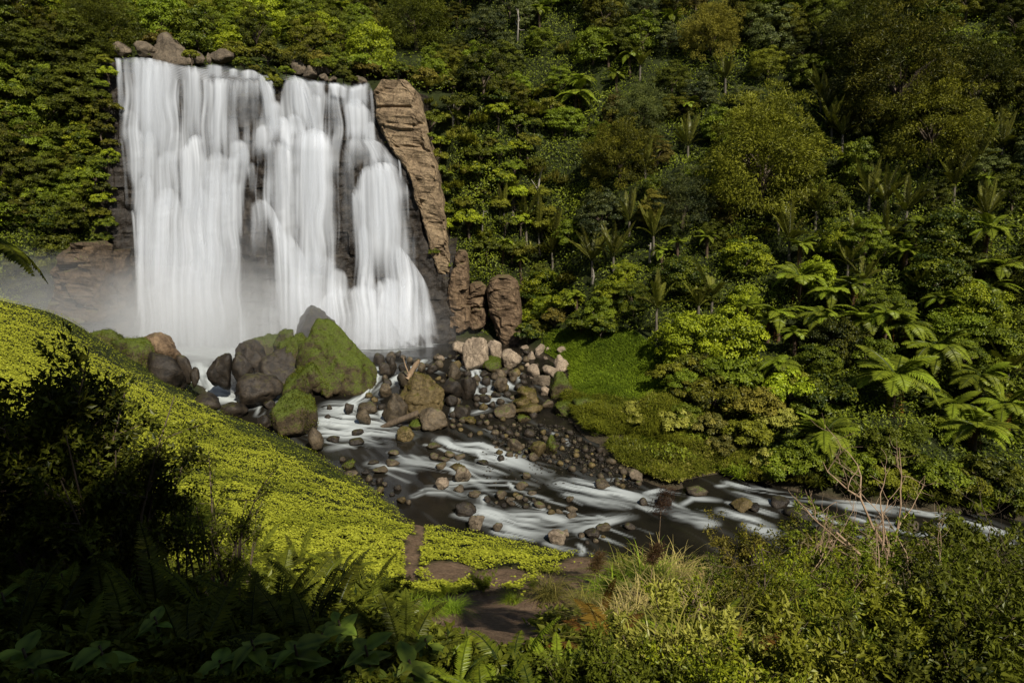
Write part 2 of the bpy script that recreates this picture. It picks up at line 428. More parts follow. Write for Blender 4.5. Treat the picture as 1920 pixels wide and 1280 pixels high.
cme = mesh_np('cliff', np.stack([CX, CYY, CZ2], -1).reshape(-1, 3), grid_faces(len(cz_), len(cx_)), False)
cliff = obj('cliff', cme, M['dark_rock']); tag(cliff, kind='structure', label='dark wet rock cliff behind the falling water')

def on_face(px, py, off=0.0):      # where a line of sight meets the cliff face
    px = np.asarray(px, float); py = np.asarray(py, float)
    Y = np.full(np.broadcast(px, py).shape, 75.0)
    for _ in range(12):
        p = at(px, py, Y); Y = face_y(p[..., 0], p[..., 2]) - off
    return at(px, py, Y)

def slab(name, rows, Y, thick, mat, seed=0, amp=0.35, nseg=40, nrow=46, power=3.0, parent=None, lean=0.0):
    """a solid rock mass: rounded-box cross sections stacked along the outline (py, x_left, x_right)"""
    rows = np.asarray(rows, float)
    py = np.linspace(rows[0, 0], rows[-1, 0], nrow)
    xl = np.interp(py, rows[:, 0], rows[:, 1]); xr = np.interp(py, rows[:, 0], rows[:, 2])
    th = np.linspace(0, 2 * math.pi, nseg, endpoint=False)
    cc = np.sign(np.cos(th)) * np.abs(np.cos(th)) ** (2 / power); ss = np.sign(np.sin(th)) * np.abs(np.sin(th)) ** (2 / power)
    V = []
    for i in range(nrow):
        Yi = Y - lean * i / nrow
        a = at(xl[i], py[i], Yi); b = at(xr[i], py[i], Yi)
        t = i / (nrow - 1); k = min(1.0, (min(t, 1 - t) * 9 + 0.55))
        mid = (a + b) / 2; hw = (b[0] - a[0]) / 2
        V.append(np.stack([mid[0] + cc * hw * k, mid[1] + thick * 0.8 + ss * thick, np.full(nseg, mid[2])], -1))
    V = np.array(V)
    zz = V[..., 2] + .5 * fbm(V[..., 0] * .6, V[..., 2] * .5, seed, 2); blk = vnoise(np.floor(V[..., 0] / 1.5 + 0.4 * np.floor(zz / 1.9)) * 3.3 + seed, np.floor(zz / 1.9) * 4.1, seed)
    n = fbm(V[..., 0] * 0.5, V[..., 2] * 0.4, V[..., 1] * 0.4 + seed, 5, .6) + 0.9 * blk - 1.2 * smooth(.10, .0, np.abs(vnoise(V[..., 0] * .35, zz * .5, seed + 4)))
    V[..., 1] -= amp * n
    V[..., 0] += amp * 0.5 * fbm(V[..., 0] * 0.7 + 9, V[..., 2] * 0.7, V[..., 1] * 0.7 + seed, 3)
    idx = np.arange(nrow * nseg).reshape(nrow, nseg)
    q = np.stack([idx[:-1], np.roll(idx, -1, 1)[:-1], np.roll(idx, -1, 1)[1:], idx[1:]], -1).reshape(-1, 4)
    Vf = V.reshape(-1, 3)
    top = V[0].mean(0); bot = V[-1].mean(0)
    Vf = np.vstack([Vf, top, bot]); n0 = nrow * nseg
    t1 = np.stack([np.full(nseg, n0), np.roll(idx[0], -1), idx[0]], -1)
    t2 = np.stack([np.full(nseg, n0 + 1), idx[-1], np.roll(idx[-1], -1)], -1)
    me = mesh_np(name, Vf, [q, np.vstack([t1, t2])], False)
    return obj(name, me, mat, parent)

but = slab('cliff_buttress', [(150, 697, 781), (205, 703, 790), (245, 712, 800), (285, 738, 812), (330, 768, 822), (375, 776, 829), (420, 795, 836), (470, 806, 842), (520, 826, 852), (580, 838, 862)],
           76.2, 2.6, M['buttress'], 3, 0.34, 72, 100, 7.0)
tag(but, 'tall tan sandstone buttress of bare dry rock beside the right edge of the falls', 'cliff')
for rows, Y, th, sd, lab in [
        ([(470, 852, 873), (520, 843, 878), (570, 836, 880), (622, 832, 882)], 75.0, 1.6, 5, 'slender brown rock column at the foot of the tan buttress'),
        ([(532, 880, 908), (565, 870, 913), (600, 872, 911), (617, 880, 905)], 75.4, 1.5, 8, 'squat undercut brown rock block wedged between two taller columns'),
        ([(520, 920, 968), (545, 912, 975), (590, 918, 978), (630, 932, 976), (652, 945, 974)], 74.2, 1.9, 11, 'broad brown rock column standing beside the grassy bank')]:
    c = slab('rock_column', rows, Y, th, M['column'], sd, 0.4, 40, 50, 3.4)
    tag(c, lab, 'rock', 'rock columns at the cliff foot')
tag(slab('rock_ledge', [(610, 845, 918), (630, 838, 940), (648, 835, 945)], 76.2, 2.0, M['wet_rock'], 14, 0.3, 30, 16, 3.0),
    'low black wet ledge under the brown columns at the pool edge', 'rock')
# left wall of the plunge basin, in the mist
for rows, Y, th, sd, lab in [
        ([(455, 125, 165), (500, 95, 180), (560, 85, 185), (610, 80, 190)], 66.5, 2.5, 21, 'wide brown rock face in the mist left of the falls'),
        ([(470, 190, 215), (520, 170, 222), (580, 165, 225), (640, 160, 230)], 70.0, 2.0, 24, 'dark leaning rock slab next to the falls, half lost in mist')]:
    tag(slab('rock_outcrop', rows, Y, th, M['dark_column'], sd, 0.7, 36, 40, 3.0), lab, 'rock', 'rock faces at the basin wall')

# ------------------------------------------------------------------ falling water
wm, nt, out = new_mat('falling_water'); Lk = nt.links.new
a = N(nt, 'ShaderNodeAttribute', attribute_name='dens')
df = N(nt, 'ShaderNodeBsdfDiffuse'); df.inputs[0].default_value = (0.74, 0.775, 0.83, 1)
tl = N(nt, 'ShaderNodeBsdfTranslucent'); tl.inputs[0].default_value = (0.74, 0.775, 0.83, 1)
mx = N(nt, 'ShaderNodeMixShader'); mx.inputs[0].default_value = 0.25
Lk(df.outputs[0], mx.inputs[1]); Lk(tl.outputs[0], mx.inputs[2])
tr = N(nt, 'ShaderNodeBsdfTransparent')
m2 = N(nt, 'ShaderNodeMixShader')
Lk(math_n(nt, 'MULTIPLY', a.outputs['Fac'], 1.0, True), m2.inputs[0]); Lk(tr.outputs[0], m2.inputs[1]); Lk(mx.outputs[0], m2.inputs[2])
Lk(m2.outputs[0], out.inputs[0])
M['fall'] = wm

waterfall = empty('waterfall', tuple(on_face(530, 645)))
tag(waterfall, 'broad white waterfall dropping in silky curtains over the dark stepped cliff', 'waterfall')
WF0 = np.array(waterfall.location)
def resample(poly, s):
    poly = np.asarray(poly, float)
    d = np.r_[0, np.cumsum(np.hypot(np.diff(poly[:, 0]), np.diff(poly[:, 1])))]
    if len(poly) >= 3:
        # smooth the corners
        for _ in range(3):
            q = np.empty((2 * len(poly) - 2, 2)); q[0::2] = 0.75 * poly[:-1] + 0.25 * poly[1:]; q[1::2] = 0.25 * poly[:-1] + 0.75 * poly[1:]
            poly = np.vstack([poly[:1], q, poly[-1:]])
        d = np.r_[0, np.cumsum(np.hypot(np.diff(poly[:, 0]), np.diff(poly[:, 1])))]
    return np.interp(s * d[-1], d, poly[:, 0]), np.interp(s * d[-1], d, poly[:, 1])
def curtain(top, bot, d0, d1, bulge=1.0, off=0.35, streak=0.42, edge=0.30, seed=0, fade=0.38, p=0.55, fringe=0.0):
    wpx = max(abs(top[-1][0] - top[0][0]), abs(bot[-1][0] - bot[0][0]))
    hpx = max(b[1] for b in bot) - min(t[1] for t in top)
    nc = int(max(8, wpx / 1.6)); nr = int(max(8, hpx / 3.6))
    s = np.linspace(0, 1, nc); t = np.linspace(0, 1, nr)
    tx, ty = resample(top, s); bx, by = resample(bot, s)
    T, S = np.meshgrid(t, s, indexing='ij')
    sh = T ** p
    X = tx[None] * (1 - sh) + bx[None] * sh
    Y = ty[None] * (1 - T) + by[None] * T
    drop = (Y - ty[None]) * 75 / FPX                     # metres fallen
    fold = 0.10 * vnoise(S * wpx / 9.0 + seed * 7.3, T * hpx / 260.0, seed) + 0.03 * vnoise(S * wpx / 3.2 + seed * 3.3, T * hpx / 400.0, seed + 3)
    o = off + bulge * 0.20 * np.sqrt(np.maximum(drop, 0)) * (1 - 0.35 * T) + fold * np.minimum(1, 0.3 + drop * 0.4)
    o = o + 0.12 * bulge * np.sin(np.pi * S)
    P = on_face(X, Y, o)
    # streaks: fine across the curtain, long down it
    st = 0.60 * vnoise(S * wpx / 7.5 + seed * 5.1, T * hpx / 240.0 + seed, 1.0) + 0.30 * vnoise(S * wpx / 3.0 + seed * 9.7, T * hpx / 130.0, 2.0) + 0.45 * vnoise(S * wpx / 15 + seed, T * hpx / 110.0, 5.0)
    D = .90 * d0 + (.66 * d1 - .90 * d0) * T ** .8
    D = D * (1 + streak * st * (0.55 + 0.45 * T))
    en = 0.05 * vnoise(T * hpx / 30.0, seed * 1.7)
    eg = smooth(0, edge, S + en) * smooth(0, edge, 1 - S + en)
    D = D * eg * smooth(-0.03, 0.03 + min(.12, 9.0 / hpx), T + .03 * vnoise(S * wpx / 4.0, seed * 3.1)) * (1 - smooth(1 - fade, 1, T + 0.10 * vnoise(S * wpx / 6.0, seed * 2.2)))
    D = D + 0.10 * np.exp(-(T * hpx / 7.0) ** 2) * eg * smooth(-0.01, 0.02, T) * (d0 > 0.5)  # highlight along the curtain top, put into the opacity of the water
    D = D * (1 - .42 * hole(X, Y)) * (1 + .38 * strands(X, Y)) - .05
    me = mesh_np('water_curtain', P.reshape(-1, 3) - WF0, grid_faces(nr, nc), True)
    attr(me, 'dens', np.clip(D, 0, 0.97).ravel())
    return obj('water_curtain', me, M['fall'], waterfall)

HOLES = [(339, 185, 5, 62, .95), (228, 175, 7, 50, .6), (466, 205, 32, 36, .75), (470, 355, 9, 60, .95), (489, 320, 12, 60, .85), (484, 500, 36, 115, .9), (460, 460, 8, 120, .85), (622, 215, 18, 40, .75), (648, 400, 22, 130, .9), (664, 320, 20, 46, .7),
         (522, 168, 9, 22, .95), (612, 165, 5, 12, .9), (235, 330, 12, 70, .7), (244, 470, 9, 110, .85), (705, 225, 6, 40, .7), (640, 500, 14, 50, .8), (505, 300, 8, 30, .5), (770, 400, 14, 60, .8), (720, 500, 26, 40, .45), (800, 520, 16, 60, .6), (740, 610, 10, 30, .4), (640, 620, 6, 25, .3)]
def hole(X, Y):
    h = np.zeros_like(np.asarray(X, float))
    for cx, cy_, rx_, ry_, k in HOLES:
        h = np.maximum(h, k * np.exp(-(((X - cx) / rx_) ** 2 + ((Y - cy_) / ry_) ** 2) ** 1.3))
    return h
def strands(X, Y):                # light and thin places that run through all layers of the fall
    wv = X + 5 * vnoise(X / 40, Y / 60, 3.0)
    return .55 * vnoise(wv / 6.0, Y / 190.0, 1.0) + .45 * vnoise(wv / 2.8, Y / 120.0, 2.0) + .6 * vnoise(wv / 20.0, Y / 90.0, 5.0)
CURT = [
    # upper left
    ([(214, 110), (225, 109)], [(222, 245), (240, 245)], .55, .30, .5),
    ([(232, 109), (250, 107), (275, 108), (300, 113), (322, 119), (334, 122)], [(240, 262), (262, 290), (290, 330), (315, 335), (341, 300)], .80, .55, .9),
    ([(240, 108), (275, 108), (310, 115)], [(244, 250), (285, 290), (322, 290)], .40, .40, 1.1),
    ([(342, 122), (356, 123), (372, 125), (381, 127)], [(345, 275), (362, 280), (384, 275)], .80, .55, .9),
    ([(378, 147), (395, 145), (415, 147), (436, 149)], [(380, 300), (405, 320), (431, 315)], .85, .60, .9),
    ([(430, 148), (450, 148), (475, 148), (492, 151)], [(436, 262), (460, 262), (500, 250)], .45, .25, .8),
    ([(428, 149), (440, 148)], [(434, 300), (446, 300)], .5, .35, .8),
    ([(386, 121), (400, 119), (419, 124)], [(384, 150), (419, 150)], .75, .7, .4),
    ([(428, 130), (438, 127), (447, 131)], [(427, 150), (448, 150)], .8, .8, .4),
    ([(447, 137), (458, 130), (475, 130), (489, 140)], [(446, 152), (492, 152)], .9, .85, .5),
    # from the lip towards the middle
    ([(478, 135), (486, 136), (494, 146)], [(492, 240), (515, 262), (540, 262)], .92, .75, .8),
    ([(496, 141), (503, 142), (508, 150)], [(503, 188), (522, 190)], .7, .5, .5),
    ([(486, 150), (496, 152)], [(496, 240), (515, 240)], .5, .4, .7),
    ([(506, 192), (516, 187), (527, 190)], [(500, 262), (535, 262)], .85, .7, .5),
    ([(536, 146), (545, 141), (558, 142), (572, 152)], [(540, 215), (575, 262), (610, 255)], .95, .85, .7),
    ([(548, 160), (562, 158)], [(575, 262), (600, 262)], .7, .6, .8),
    ([(573, 154), (585, 149), (602, 155)], [(578, 184), (604, 184)], .6, .45, .3),
    ([(580, 178), (592, 173), (602, 182)], [(578, 262), (612, 262)], .7, .6, .6),
    ([(612, 160), (622, 154), (640, 158), (652, 166)], [(620, 188), (652, 190)], .8, .7, .4),
    ([(652, 168), (668, 160), (685, 156), (694, 152)], [(650, 205), (696, 205)], .75, .6, .4),
    ([(606, 182), (625, 182), (646, 186)], [(608, 262), (646, 262)], .28, .18, .4),
    ([(645, 200), (652, 186), (665, 181), (680, 190), (694, 208)], [(641, 268), (668, 272), (704, 268)], .95, .85, .7),
    ([(685, 230), (698, 224), (702, 232)], [(683, 275), (708, 275)], .85, .85, .5),
    ([(690, 165), (696, 160)], [(697, 262), (706, 262)], .45, .3, .4),
    # middle cascade
    ([(478, 240), (490, 232), (503, 234)], [(474, 290), (506, 300)], .9, .6, .6),
    ([(500, 225), (515, 215), (535, 218), (548, 230)], [(500, 270), (555, 290)], .85, .7, .7),
    ([(535, 218), (550, 210), (565, 222)], [(540, 262), (580, 262)], .85, .75, .5),
    ([(495, 275), (505, 266), (520, 264), (530, 270)], [(497, 420), (535, 430)], .85, .45, .8),
    ([(522, 272), (535, 262), (548, 270)], [(522, 440), (556, 460)], .8, .55, .9),
    ([(546, 268), (560, 248), (578, 240), (597, 241), (614, 252), (626, 270)], [(545, 470), (580, 600), (610, 590), (645, 545)], .92, .68, 1.5),
    ([(556, 255), (580, 241), (605, 247)], [(560, 420), (590, 480), (630, 470)], .55, .45, 1.7),
    ([(575, 320), (588, 310), (600, 316)], [(575, 560), (612, 560)], .6, .5, 1.8),
    ([(640, 262), (660, 258), (678, 262), (688, 285)], [(640, 330), (668, 330), (684, 305)], .55, .30, .5),
    ([(628, 268), (650, 275), (668, 320)], [(632, 545), (655, 545), (672, 520)], .28, .14, .5),
    # right cascade
    ([(668, 262), (688, 258), (704, 264)], [(690, 312), (720, 316), (750, 306)], .97, .95, .4),
    ([(664, 345), (672, 322), (688, 310), (708, 304), (732, 305), (750, 318)], [(664, 470), (700, 560), (750, 545), (800, 510)], .93, .66, 1.5),
    ([(672, 330), (700, 306), (735, 310)], [(672, 430), (712, 480), (770, 460)], .55, .45, 1.8),
    ([(656, 372), (664, 350), (672, 338)], [(660, 540), (676, 545), (700, 500)], .8, .5, .8),
    ([(672, 428), (680, 418), (691, 424)], [(670, 560), (690, 580), (712, 570)], .95, .75, .9),
    ([(745, 298), (750, 300)], [(749, 345), (755, 345)], .8, .5, .3),
    ([(760, 342), (764, 342)], [(763, 430), (769, 430)], .5, .3, .3),
    # apron
    ([(722, 440), (735, 450), (750, 460), (768, 485)], [(715, 600), (755, 645), (815, 640)], .9, .8, .9),
    ([(760, 480), (772, 488), (784, 508), (790, 520)], [(775, 640), (800, 642), (828, 640)], .7, .45, .8),
    ([(782, 520), (788, 518), (795, 524)], [(792, 600), (808, 605)], .7, .5, .5),
    ([(596, 575), (612, 548), (632, 538), (655, 542)], [(560, 648), (610, 652), (662, 650)], .92, .8, .8),
    ([(645, 545), (668, 533), (690, 533), (706, 545)], [(640, 652), (690, 654), (740, 650)], .95, .85, .9),
    ([(695, 540), (715, 520), (740, 520), (762, 540)], [(705, 650), (750, 652), (796, 646)], .95, .85, .9),
    ([(618, 512), (630, 500), (645, 505), (655, 525)], [(608, 560), (660, 570)], .8, .7, .5),
    ([(715, 545), (722, 540), (730, 546)], [(700, 640), (728, 648)], .8, .7, .6),
    ([(735, 570), (745, 560), (756, 565)], [(738, 648), (770, 646)], .85, .75, .7),
    ([(640, 580), (700, 572), (760, 585)], [(620, 655), (700, 657), (800, 652)], .6, .75, 1.0),
    # middle bottom
    ([(468, 384), (478, 374), (490, 372), (500, 380)], [(466, 500), (500, 500)], .65, .18, .5),
    ([(480, 373), (497, 374), (511, 388), (520, 410)], [(500, 430), (530, 470)], .85, .5, .5),
    ([(500, 380), (512, 392), (524, 418), (532, 440)], [(515, 620), (545, 640), (575, 620)], .9, .72, .9),
    ([(528, 425), (545, 440), (560, 458), (574, 492)], [(535, 600), (565, 640), (600, 600)], .75, .65, 1.0),
    ([(548, 462), (560, 460), (572, 475), (578, 500)], [(545, 600), (590, 600)], .6, .5, 1.0),
    ([(540, 470), (590, 470), (640, 490)], [(530, 650), (590, 655), (640, 600)], .55, .70, 1.2),
    # lower left
    ([(224, 250), (236, 236), (250, 232), (262, 240), (272, 262)], [(232, 350), (262, 380), (292, 360)], .75, .5, .8),
    ([(228, 196), (240, 200), (256, 212)], [(232, 262), (262, 262)], .5, .4, .5),
    ([(222, 262), (228, 256)], [(236, 410), (244, 410)], .4, .2, .3),
    ([(268, 252), (282, 240), (292, 256)], [(262, 380), (300, 390)], .75, .55, .7),
    ([(290, 300), (310, 280), (335, 285)], [(280, 420), (345, 430)], .65, .6, .8),
    ([(336, 292), (350, 262), (368, 250), (384, 256)], [(326, 400), (362, 430), (402, 400)], .97, .72, .9),
    ([(378, 310), (395, 285), (418, 285), (432, 300)], [(370, 430), (440, 430)], .8, .7, 1.0),
    ([(426, 270), (440, 260), (458, 262), (468, 278)], [(425, 320), (474, 320)], .92, .7, .5),
    ([(440, 288), (458, 274), (470, 282)], [(434, 345), (476, 350)], .85, .5, .5),
    ([(424, 300), (434, 290), (446, 298)], [(422, 380), (450, 380)], .85, .6, .6),
    ([(460, 318), (470, 302), (480, 304)], [(466, 372), (484, 372)], .6, .35, .4),
    ([(254, 345), (268, 328), (280, 326), (292, 350)], [(250, 560), (270, 620), (312, 600)], .9, .62, .8),
    ([(286, 375), (305, 355), (325, 352), (342, 372)], [(272, 640), (310, 655), (360, 640)], .95, .70, 1.0),
    ([(335, 335), (350, 315), (366, 315), (380, 335)], [(330, 640), (360, 655), (400, 640)], .85, .72, 1.1),
    ([(350, 385), (368, 355), (388, 352), (404, 375)], [(345, 640), (378, 655), (418, 640)], .9, .75, 1.2),
    ([(372, 330), (395, 315), (418, 318), (430, 340)], [(370, 640), (400, 655), (440, 640)], .85, .70, 1.1),
    ([(414, 330), (428, 312), (438, 316)], [(412, 420), (446, 420)], .9, .6, .7),
    ([(416, 372), (430, 342), (444, 338), (453, 352)], [(412, 600), (432, 640), (458, 590)], .92, .50, .8),
    ([(248, 450), (300, 430), (370, 430), (440, 460)], [(258, 652), (310, 658), (380, 658), (456, 648)], .50, .66, 1.5),
    ([(262, 385), (262, 390), (268, 400)], [(256, 610), (280, 610)], .6, .5, .6),
    ([(244, 398), (250, 392)], [(254, 560), (262, 560)], .6, .4, .4),
]
# thin water runs over almost the whole face: one veil with long fine strands, thin where the rock shows
def veil():
    nc, nr = 330, 190
    v = np.linspace(108, 655, nr); VV = np.repeat(v[:, None], nc, 1); s = np.linspace(0, 1, nc)
    xl = np.interp(v, [108, 200, 262, 330, 420, 520, 655], [214, 222, 224, 234, 246, 254, 258]); xr = np.interp(v, [108, 150, 165, 200, 262, 300, 345, 400, 470, 520, 600, 655], [330, 690, 697, 700, 708, 745, 757, 768, 780, 800, 818, 832])
    X = xl[:, None] + (xr - xl)[:, None] * s[None]
    ltop = np.interp(X, [214, 260, 330, 345, 380, 420, 440, 490, 505, 520, 536, 548, 575, 620, 660, 694, 710], [109, 107, 120, 123, 127, 122, 128, 138, 143, 188, 150, 141, 149, 155, 160, 153, 265])
    wv = X + 5 * vnoise(X / 40, VV / 60, 3.0)
    st = .5 * vnoise(wv / 6.0, VV / 190.0, 1.0) + .45 * vnoise(wv / 2.6, VV / 120.0, 2.0) + .45 * vnoise(wv / 18.0, VV / 90.0, 5.0)
    # broken steps: water brightens where it strikes a ledge
    led = smooth(.15, .55, vnoise(X / 22.0, VV / 14.0 + .02 * X, 8.0)) * smooth(180, 240, VV)
    D = .42 + .46 * st + .05 * led
    for cx, cy_, rx_, ry_, k in [(339, 185, 5, 62, .95), (228, 175, 7, 50, .6), (466, 205, 32, 36, .75), (470, 355, 9, 60, .9), (489, 320, 12, 60, .8), (484, 500, 38, 115, .85), (460, 460, 8, 120, .8), (622, 215, 18, 40, .75), (648, 400, 22, 130, .9), (664, 320, 20, 46, .7),
                                 (522, 168, 9, 22, .95), (612, 165, 5, 12, .9), (235, 330, 12, 70, .7), (244, 470, 9, 110, .85), (705, 225, 6, 40, .7), (640, 500, 14, 50, .8), (560, 330, 8, 60, .3), (505, 300, 8, 30, .5), (770, 400, 14, 60, .8), (720, 500, 26, 40, .45), (800, 520, 16, 60, .6), (740, 610, 10, 30, .3), (640, 620, 6, 25, .3), (590, 300, 60, 12, -.2)]:
        D = D - k * .75 * np.exp(-(((X - cx) / rx_) ** 2 + ((VV - cy_) / ry_) ** 2) ** 1.3)
    D = D * smooth(0, .03, s[None] + .012 * vnoise(VV / 25.0, 3.3)) * smooth(0, .05, 1 - s[None] + .02 * vnoise(VV / 22.0, 9.3)) * smooth(-1, 5, VV - ltop + 2.0 * vnoise(X / 4.0, .5))
    o = .22 + .10 * vnoise(wv / 9.0, VV / 200.0, 4.0) + .03 * led + .0025 * (VV - ltop)
    P = on_face(X, VV, o)
    me = mesh_np('water_veil', P.reshape(-1, 3) - WF0, grid_faces(nr, nc), True); attr(me, 'dens', np.clip(D, 0, .92).ravel())
    return obj('water_veil', me, M['fall'], waterfall)
veil()
for i, (tp, bt, d0, d1, bl) in enumerate(CURT):
    curtain(tp, bt, d0, d1 * (1.15 if bt[0][1] > 590 else 1), bl, seed=i * 1.37 + 0.5, off=0.30 + 0.03 * (i % 7), fade=0.07 if max(b[1] for b in bt) > 600 else 0.38)

# ------------------------------------------------------------------ river and pool water
STROKES = [
    ([(690, 652), (740, 650), (835, 641)], 15, .95), ([(640, 655), (740, 656), (800, 650)], 14, .6), ([(300, 655), (420, 665), (560, 655)], 34, .85),
    ([(709, 690), (703, 715), (680, 745), (640, 770), (605, 780)], 18, .95), ([(795, 676), (765, 695), (735, 715), (705, 738)], 18, .9), ([(745, 692), (738, 710)], 10, .9),
    ([(600, 785), (640, 792), (690, 795), (740, 800)], 34, .95), ([(600, 808), (650, 812), (700, 808), (770, 818)], 26, .85), ([(612, 765), (650, 765), (690, 780)], 16, .8),
    ([(713, 770), (716, 790), (735, 797)], 12, .9), ([(690, 755), (715, 750)], 5, .7),
    ([(372, 682), (384, 705), (395, 728), (430, 742), (475, 748)], 24, .95), ([(354, 712), (362, 725), (390, 742), (450, 757)], 14, .9), ([(400, 745), (440, 752), (470, 765)], 16, .8),
    ([(484, 745), (497, 760), (488, 778)], 22, .9), ([(505, 742), (530, 742)], 16, .8), ([(462, 686), (463, 702)], 6, .9),
    ([(888, 690), (893, 712), (900, 735), (925, 745), (955, 755)], 20, .95), ([(930, 705), (920, 725), (912, 740)], 16, .9), ([(868, 690), (905, 694)], 9, .9), ([(905, 752), (935, 752)], 10, .8),
    ([(948, 712), (958, 725), (968, 728)], 8, .9), ([(977, 702), (976, 720)], 14, .9), ([(861, 724), (856, 742), (862, 755)], 8, .9), ([(846, 766), (849, 784)], 12, .9), ([(884, 775), (915, 768)], 8, .6), ([(925, 780), (935, 772)], 7, .6),
    ([(980, 668), (982, 680)], 5, .7), ([(822, 672), (840, 670)], 5, .7), ([(852, 675), (868, 680)], 6, .7), ([(800, 690), (830, 700)], 6, .6),
    ([(826, 824), (845, 838), (880, 846), (930, 856), (985, 872), (1030, 885)], 24, .9), ([(850, 836), (900, 834), (945, 848), (985, 860)], 12, .8), ([(840, 862), (890, 876), (935, 888)], 14, .7),
    ([(893, 848), (905, 862), (960, 870)], 10, .9), ([(750, 862), (790, 868), (840, 878), (900, 884)], 16, .55), ([(690, 868), (730, 876), (790, 878)], 9, .45), ([(620, 840), (680, 828), (730, 835)], 12, .4),
    ([(770, 852), (790, 862)], 8, .5), ([(792, 856), (805, 860)], 8, .5), ([(775, 930), (800, 918), (835, 920), (870, 930)], 13, .6), ([(845, 908), (900, 902), (960, 906), (1000, 912)], 16, .75),
    ([(880, 918), (920, 915), (960, 918)], 8, .6), ([(955, 905), (965, 918)], 8, .8), ([(905, 930), (905, 950), (900, 965), (930, 968)], 16, .9), ([(890, 955), (930, 968), (970, 982), (1030, 990), (1070, 985)], 26, .85),
    ([(960, 965), (1010, 968), (1070, 980), (1130, 975), (1180, 965)], 16, .75), ([(1000, 945), (1020, 955)], 6, .7), ([(940, 990), (980, 1000), (1020, 1008)], 13, .6), ([(1080, 995), (1120, 985), (1170, 970)], 9, .6),
    ([(1050, 905), (1080, 912), (1130, 922), (1190, 935), (1250, 950)], 24, .85), ([(1075, 898), (1110, 905), (1150, 915)], 9, .6), ([(1060, 925), (1110, 938), (1170, 950)], 14, .6), ([(1025, 938), (1060, 948)], 5, .6),
    ([(1140, 900), (1180, 896), (1200, 902)], 5, .5), ([(1160, 918), (1185, 925)], 5, .7), ([(1212, 926), (1240, 918), (1285, 926)], 9, .7), ([(1222, 930), (1255, 940)], 5, .6), ([(1278, 946), (1300, 934), (1350, 938)], 7, .65), ([(1195, 950), (1215, 956), (1240, 955)], 6, .7),
    ([(1085, 1020), (1095, 1030), (1090, 1040)], 9, .8), ([(1080, 1002), (1095, 1010)], 6, .7), ([(1120, 965), (1135, 970)], 5, .6),
    ([(1265, 965), (1300, 972), (1340, 978)], 16, .6), ([(1352, 958), (1380, 966), (1420, 975), (1445, 985)], 13, .85), ([(1400, 985), (1430, 995), (1460, 1000)], 16, .7), ([(1310, 985), (1345, 982)], 10, .45),
    ([(1365, 905), (1410, 918), (1470, 928), (1540, 936), (1600, 945)], 12, .75), ([(1345, 912), (1362, 910)], 5, .6), ([(1380, 925), (1420, 935), (1450, 945)], 9, .6), ([(1410, 940), (1440, 945)], 7, .7), ([(1465, 935), (1500, 952), (1540, 965), (1570, 972)], 13, .85),
    ([(1520, 958), (1560, 975), (1600, 990)], 9, .6), ([(1580, 945), (1620, 948), (1680, 956)], 15, .65), ([(1680, 952), (1740, 962), (1800, 972)], 14, .7), ([(1600, 970), (1650, 985), (1700, 990)], 14, .8),
    ([(1780, 970), (1830, 985), (1920, 1012)], 18, .8), ([(1840, 1005), (1880, 1018), (1940, 1035)], 16, .8), ([(1760, 985), (1820, 1000)], 9, .6), ([(1060, 822), (1066, 835)], 7, .8), ([(1030, 812), (1050, 815)], 5, .6), ([(985, 842), (975, 850)], 8, .7), ([(905, 805), (930, 815)], 6, .6),
]
WAKES = [(827, 906, 30, 24), (866, 890, 36, 30), (862, 915, 24, 12), (891, 926, 26, 12), (873, 954, 44, 24), (933, 988, 20, 18), (1042, 1007, 38, 25), (1132, 987, 28, 13), (1130, 906, 30, 16), (734, 866, 32, 15), (712, 880, 32, 14),
         (738, 849, 22, 11), (858, 875, 34, 11), (827, 872, 20, 13), (812, 836, 32, 13), (829, 860, 30, 10), (862, 856, 22, 10), (905, 866, 24, 11), (987, 892, 18, 12), (978, 911, 26, 15), (938, 928, 26, 16), (973, 931, 20, 9), (997, 923, 20, 8),
         (1011, 945, 24, 13), (1069, 934, 17, 12), (1071, 953, 25, 12), (1071, 965, 23, 12), (1048, 959, 17, 10), (914, 935, 13, 12), (1205, 940, 20, 14), (1246, 938, 28, 20), (1388, 946, 46, 20), (1416, 950, 30, 14), (1462, 941, 40, 20), (1500, 962, 60, 20),
         (1550, 990, 46, 16), (1700, 985, 40, 18), (1110, 1000, 30, 16), (1180, 985, 24, 12), (669, 827, 30, 12), (624, 823, 26, 11), (672, 811, 28, 12), (1030, 975, 20, 10), (1150, 940, 20, 10), (1320, 955, 24, 10), (1600, 955, 30, 12), (1780, 985, 30, 12), (960, 995, 24, 12)]
rx = np.arange(-40, 62, 0.13); ry = np.arange(24, 78.5, 0.15)
RXg, RYg = np.meshgrid(rx, ry)
gz = ground_z(RXg[::3, ::3], RYg[::3, ::3])
gz = np.repeat(np.repeat(gz, 3, 0), 3, 1)[:RXg.shape[0], :RXg.shape[1]]
WZ = water_z(RXg, RYg)
foam = np.zeros_like(RXg); lift = np.zeros_like(RXg)
def stroke_world(pts):
    return np.array([at_w(*p) for p in pts])
rw = np.random.default_rng(3)
for cx, cy_, w, h in WAKES:           # each rock in the current trails broken water
    dx = np.interp(cx, [600, 900, 1200, 1900], [.9, .9, 1.0, 1.0]); dy = np.interp(cx, [600, 900, 1200, 1900], [.25, .38, .22, .16])
    L_ = w * rw.uniform(1.2, 2.4); oy = rw.choice([-.25, .35]) * h
    STROKES.append(([(cx - .5 * w, cy_ + .1 * h + oy), (cx + .2 * w, cy_ + .42 * h + oy), (cx + L_ * dx, cy_ + .4 * h + L_ * dy)], max(3.5, .30 * h), rw.uniform(.35, .75)))
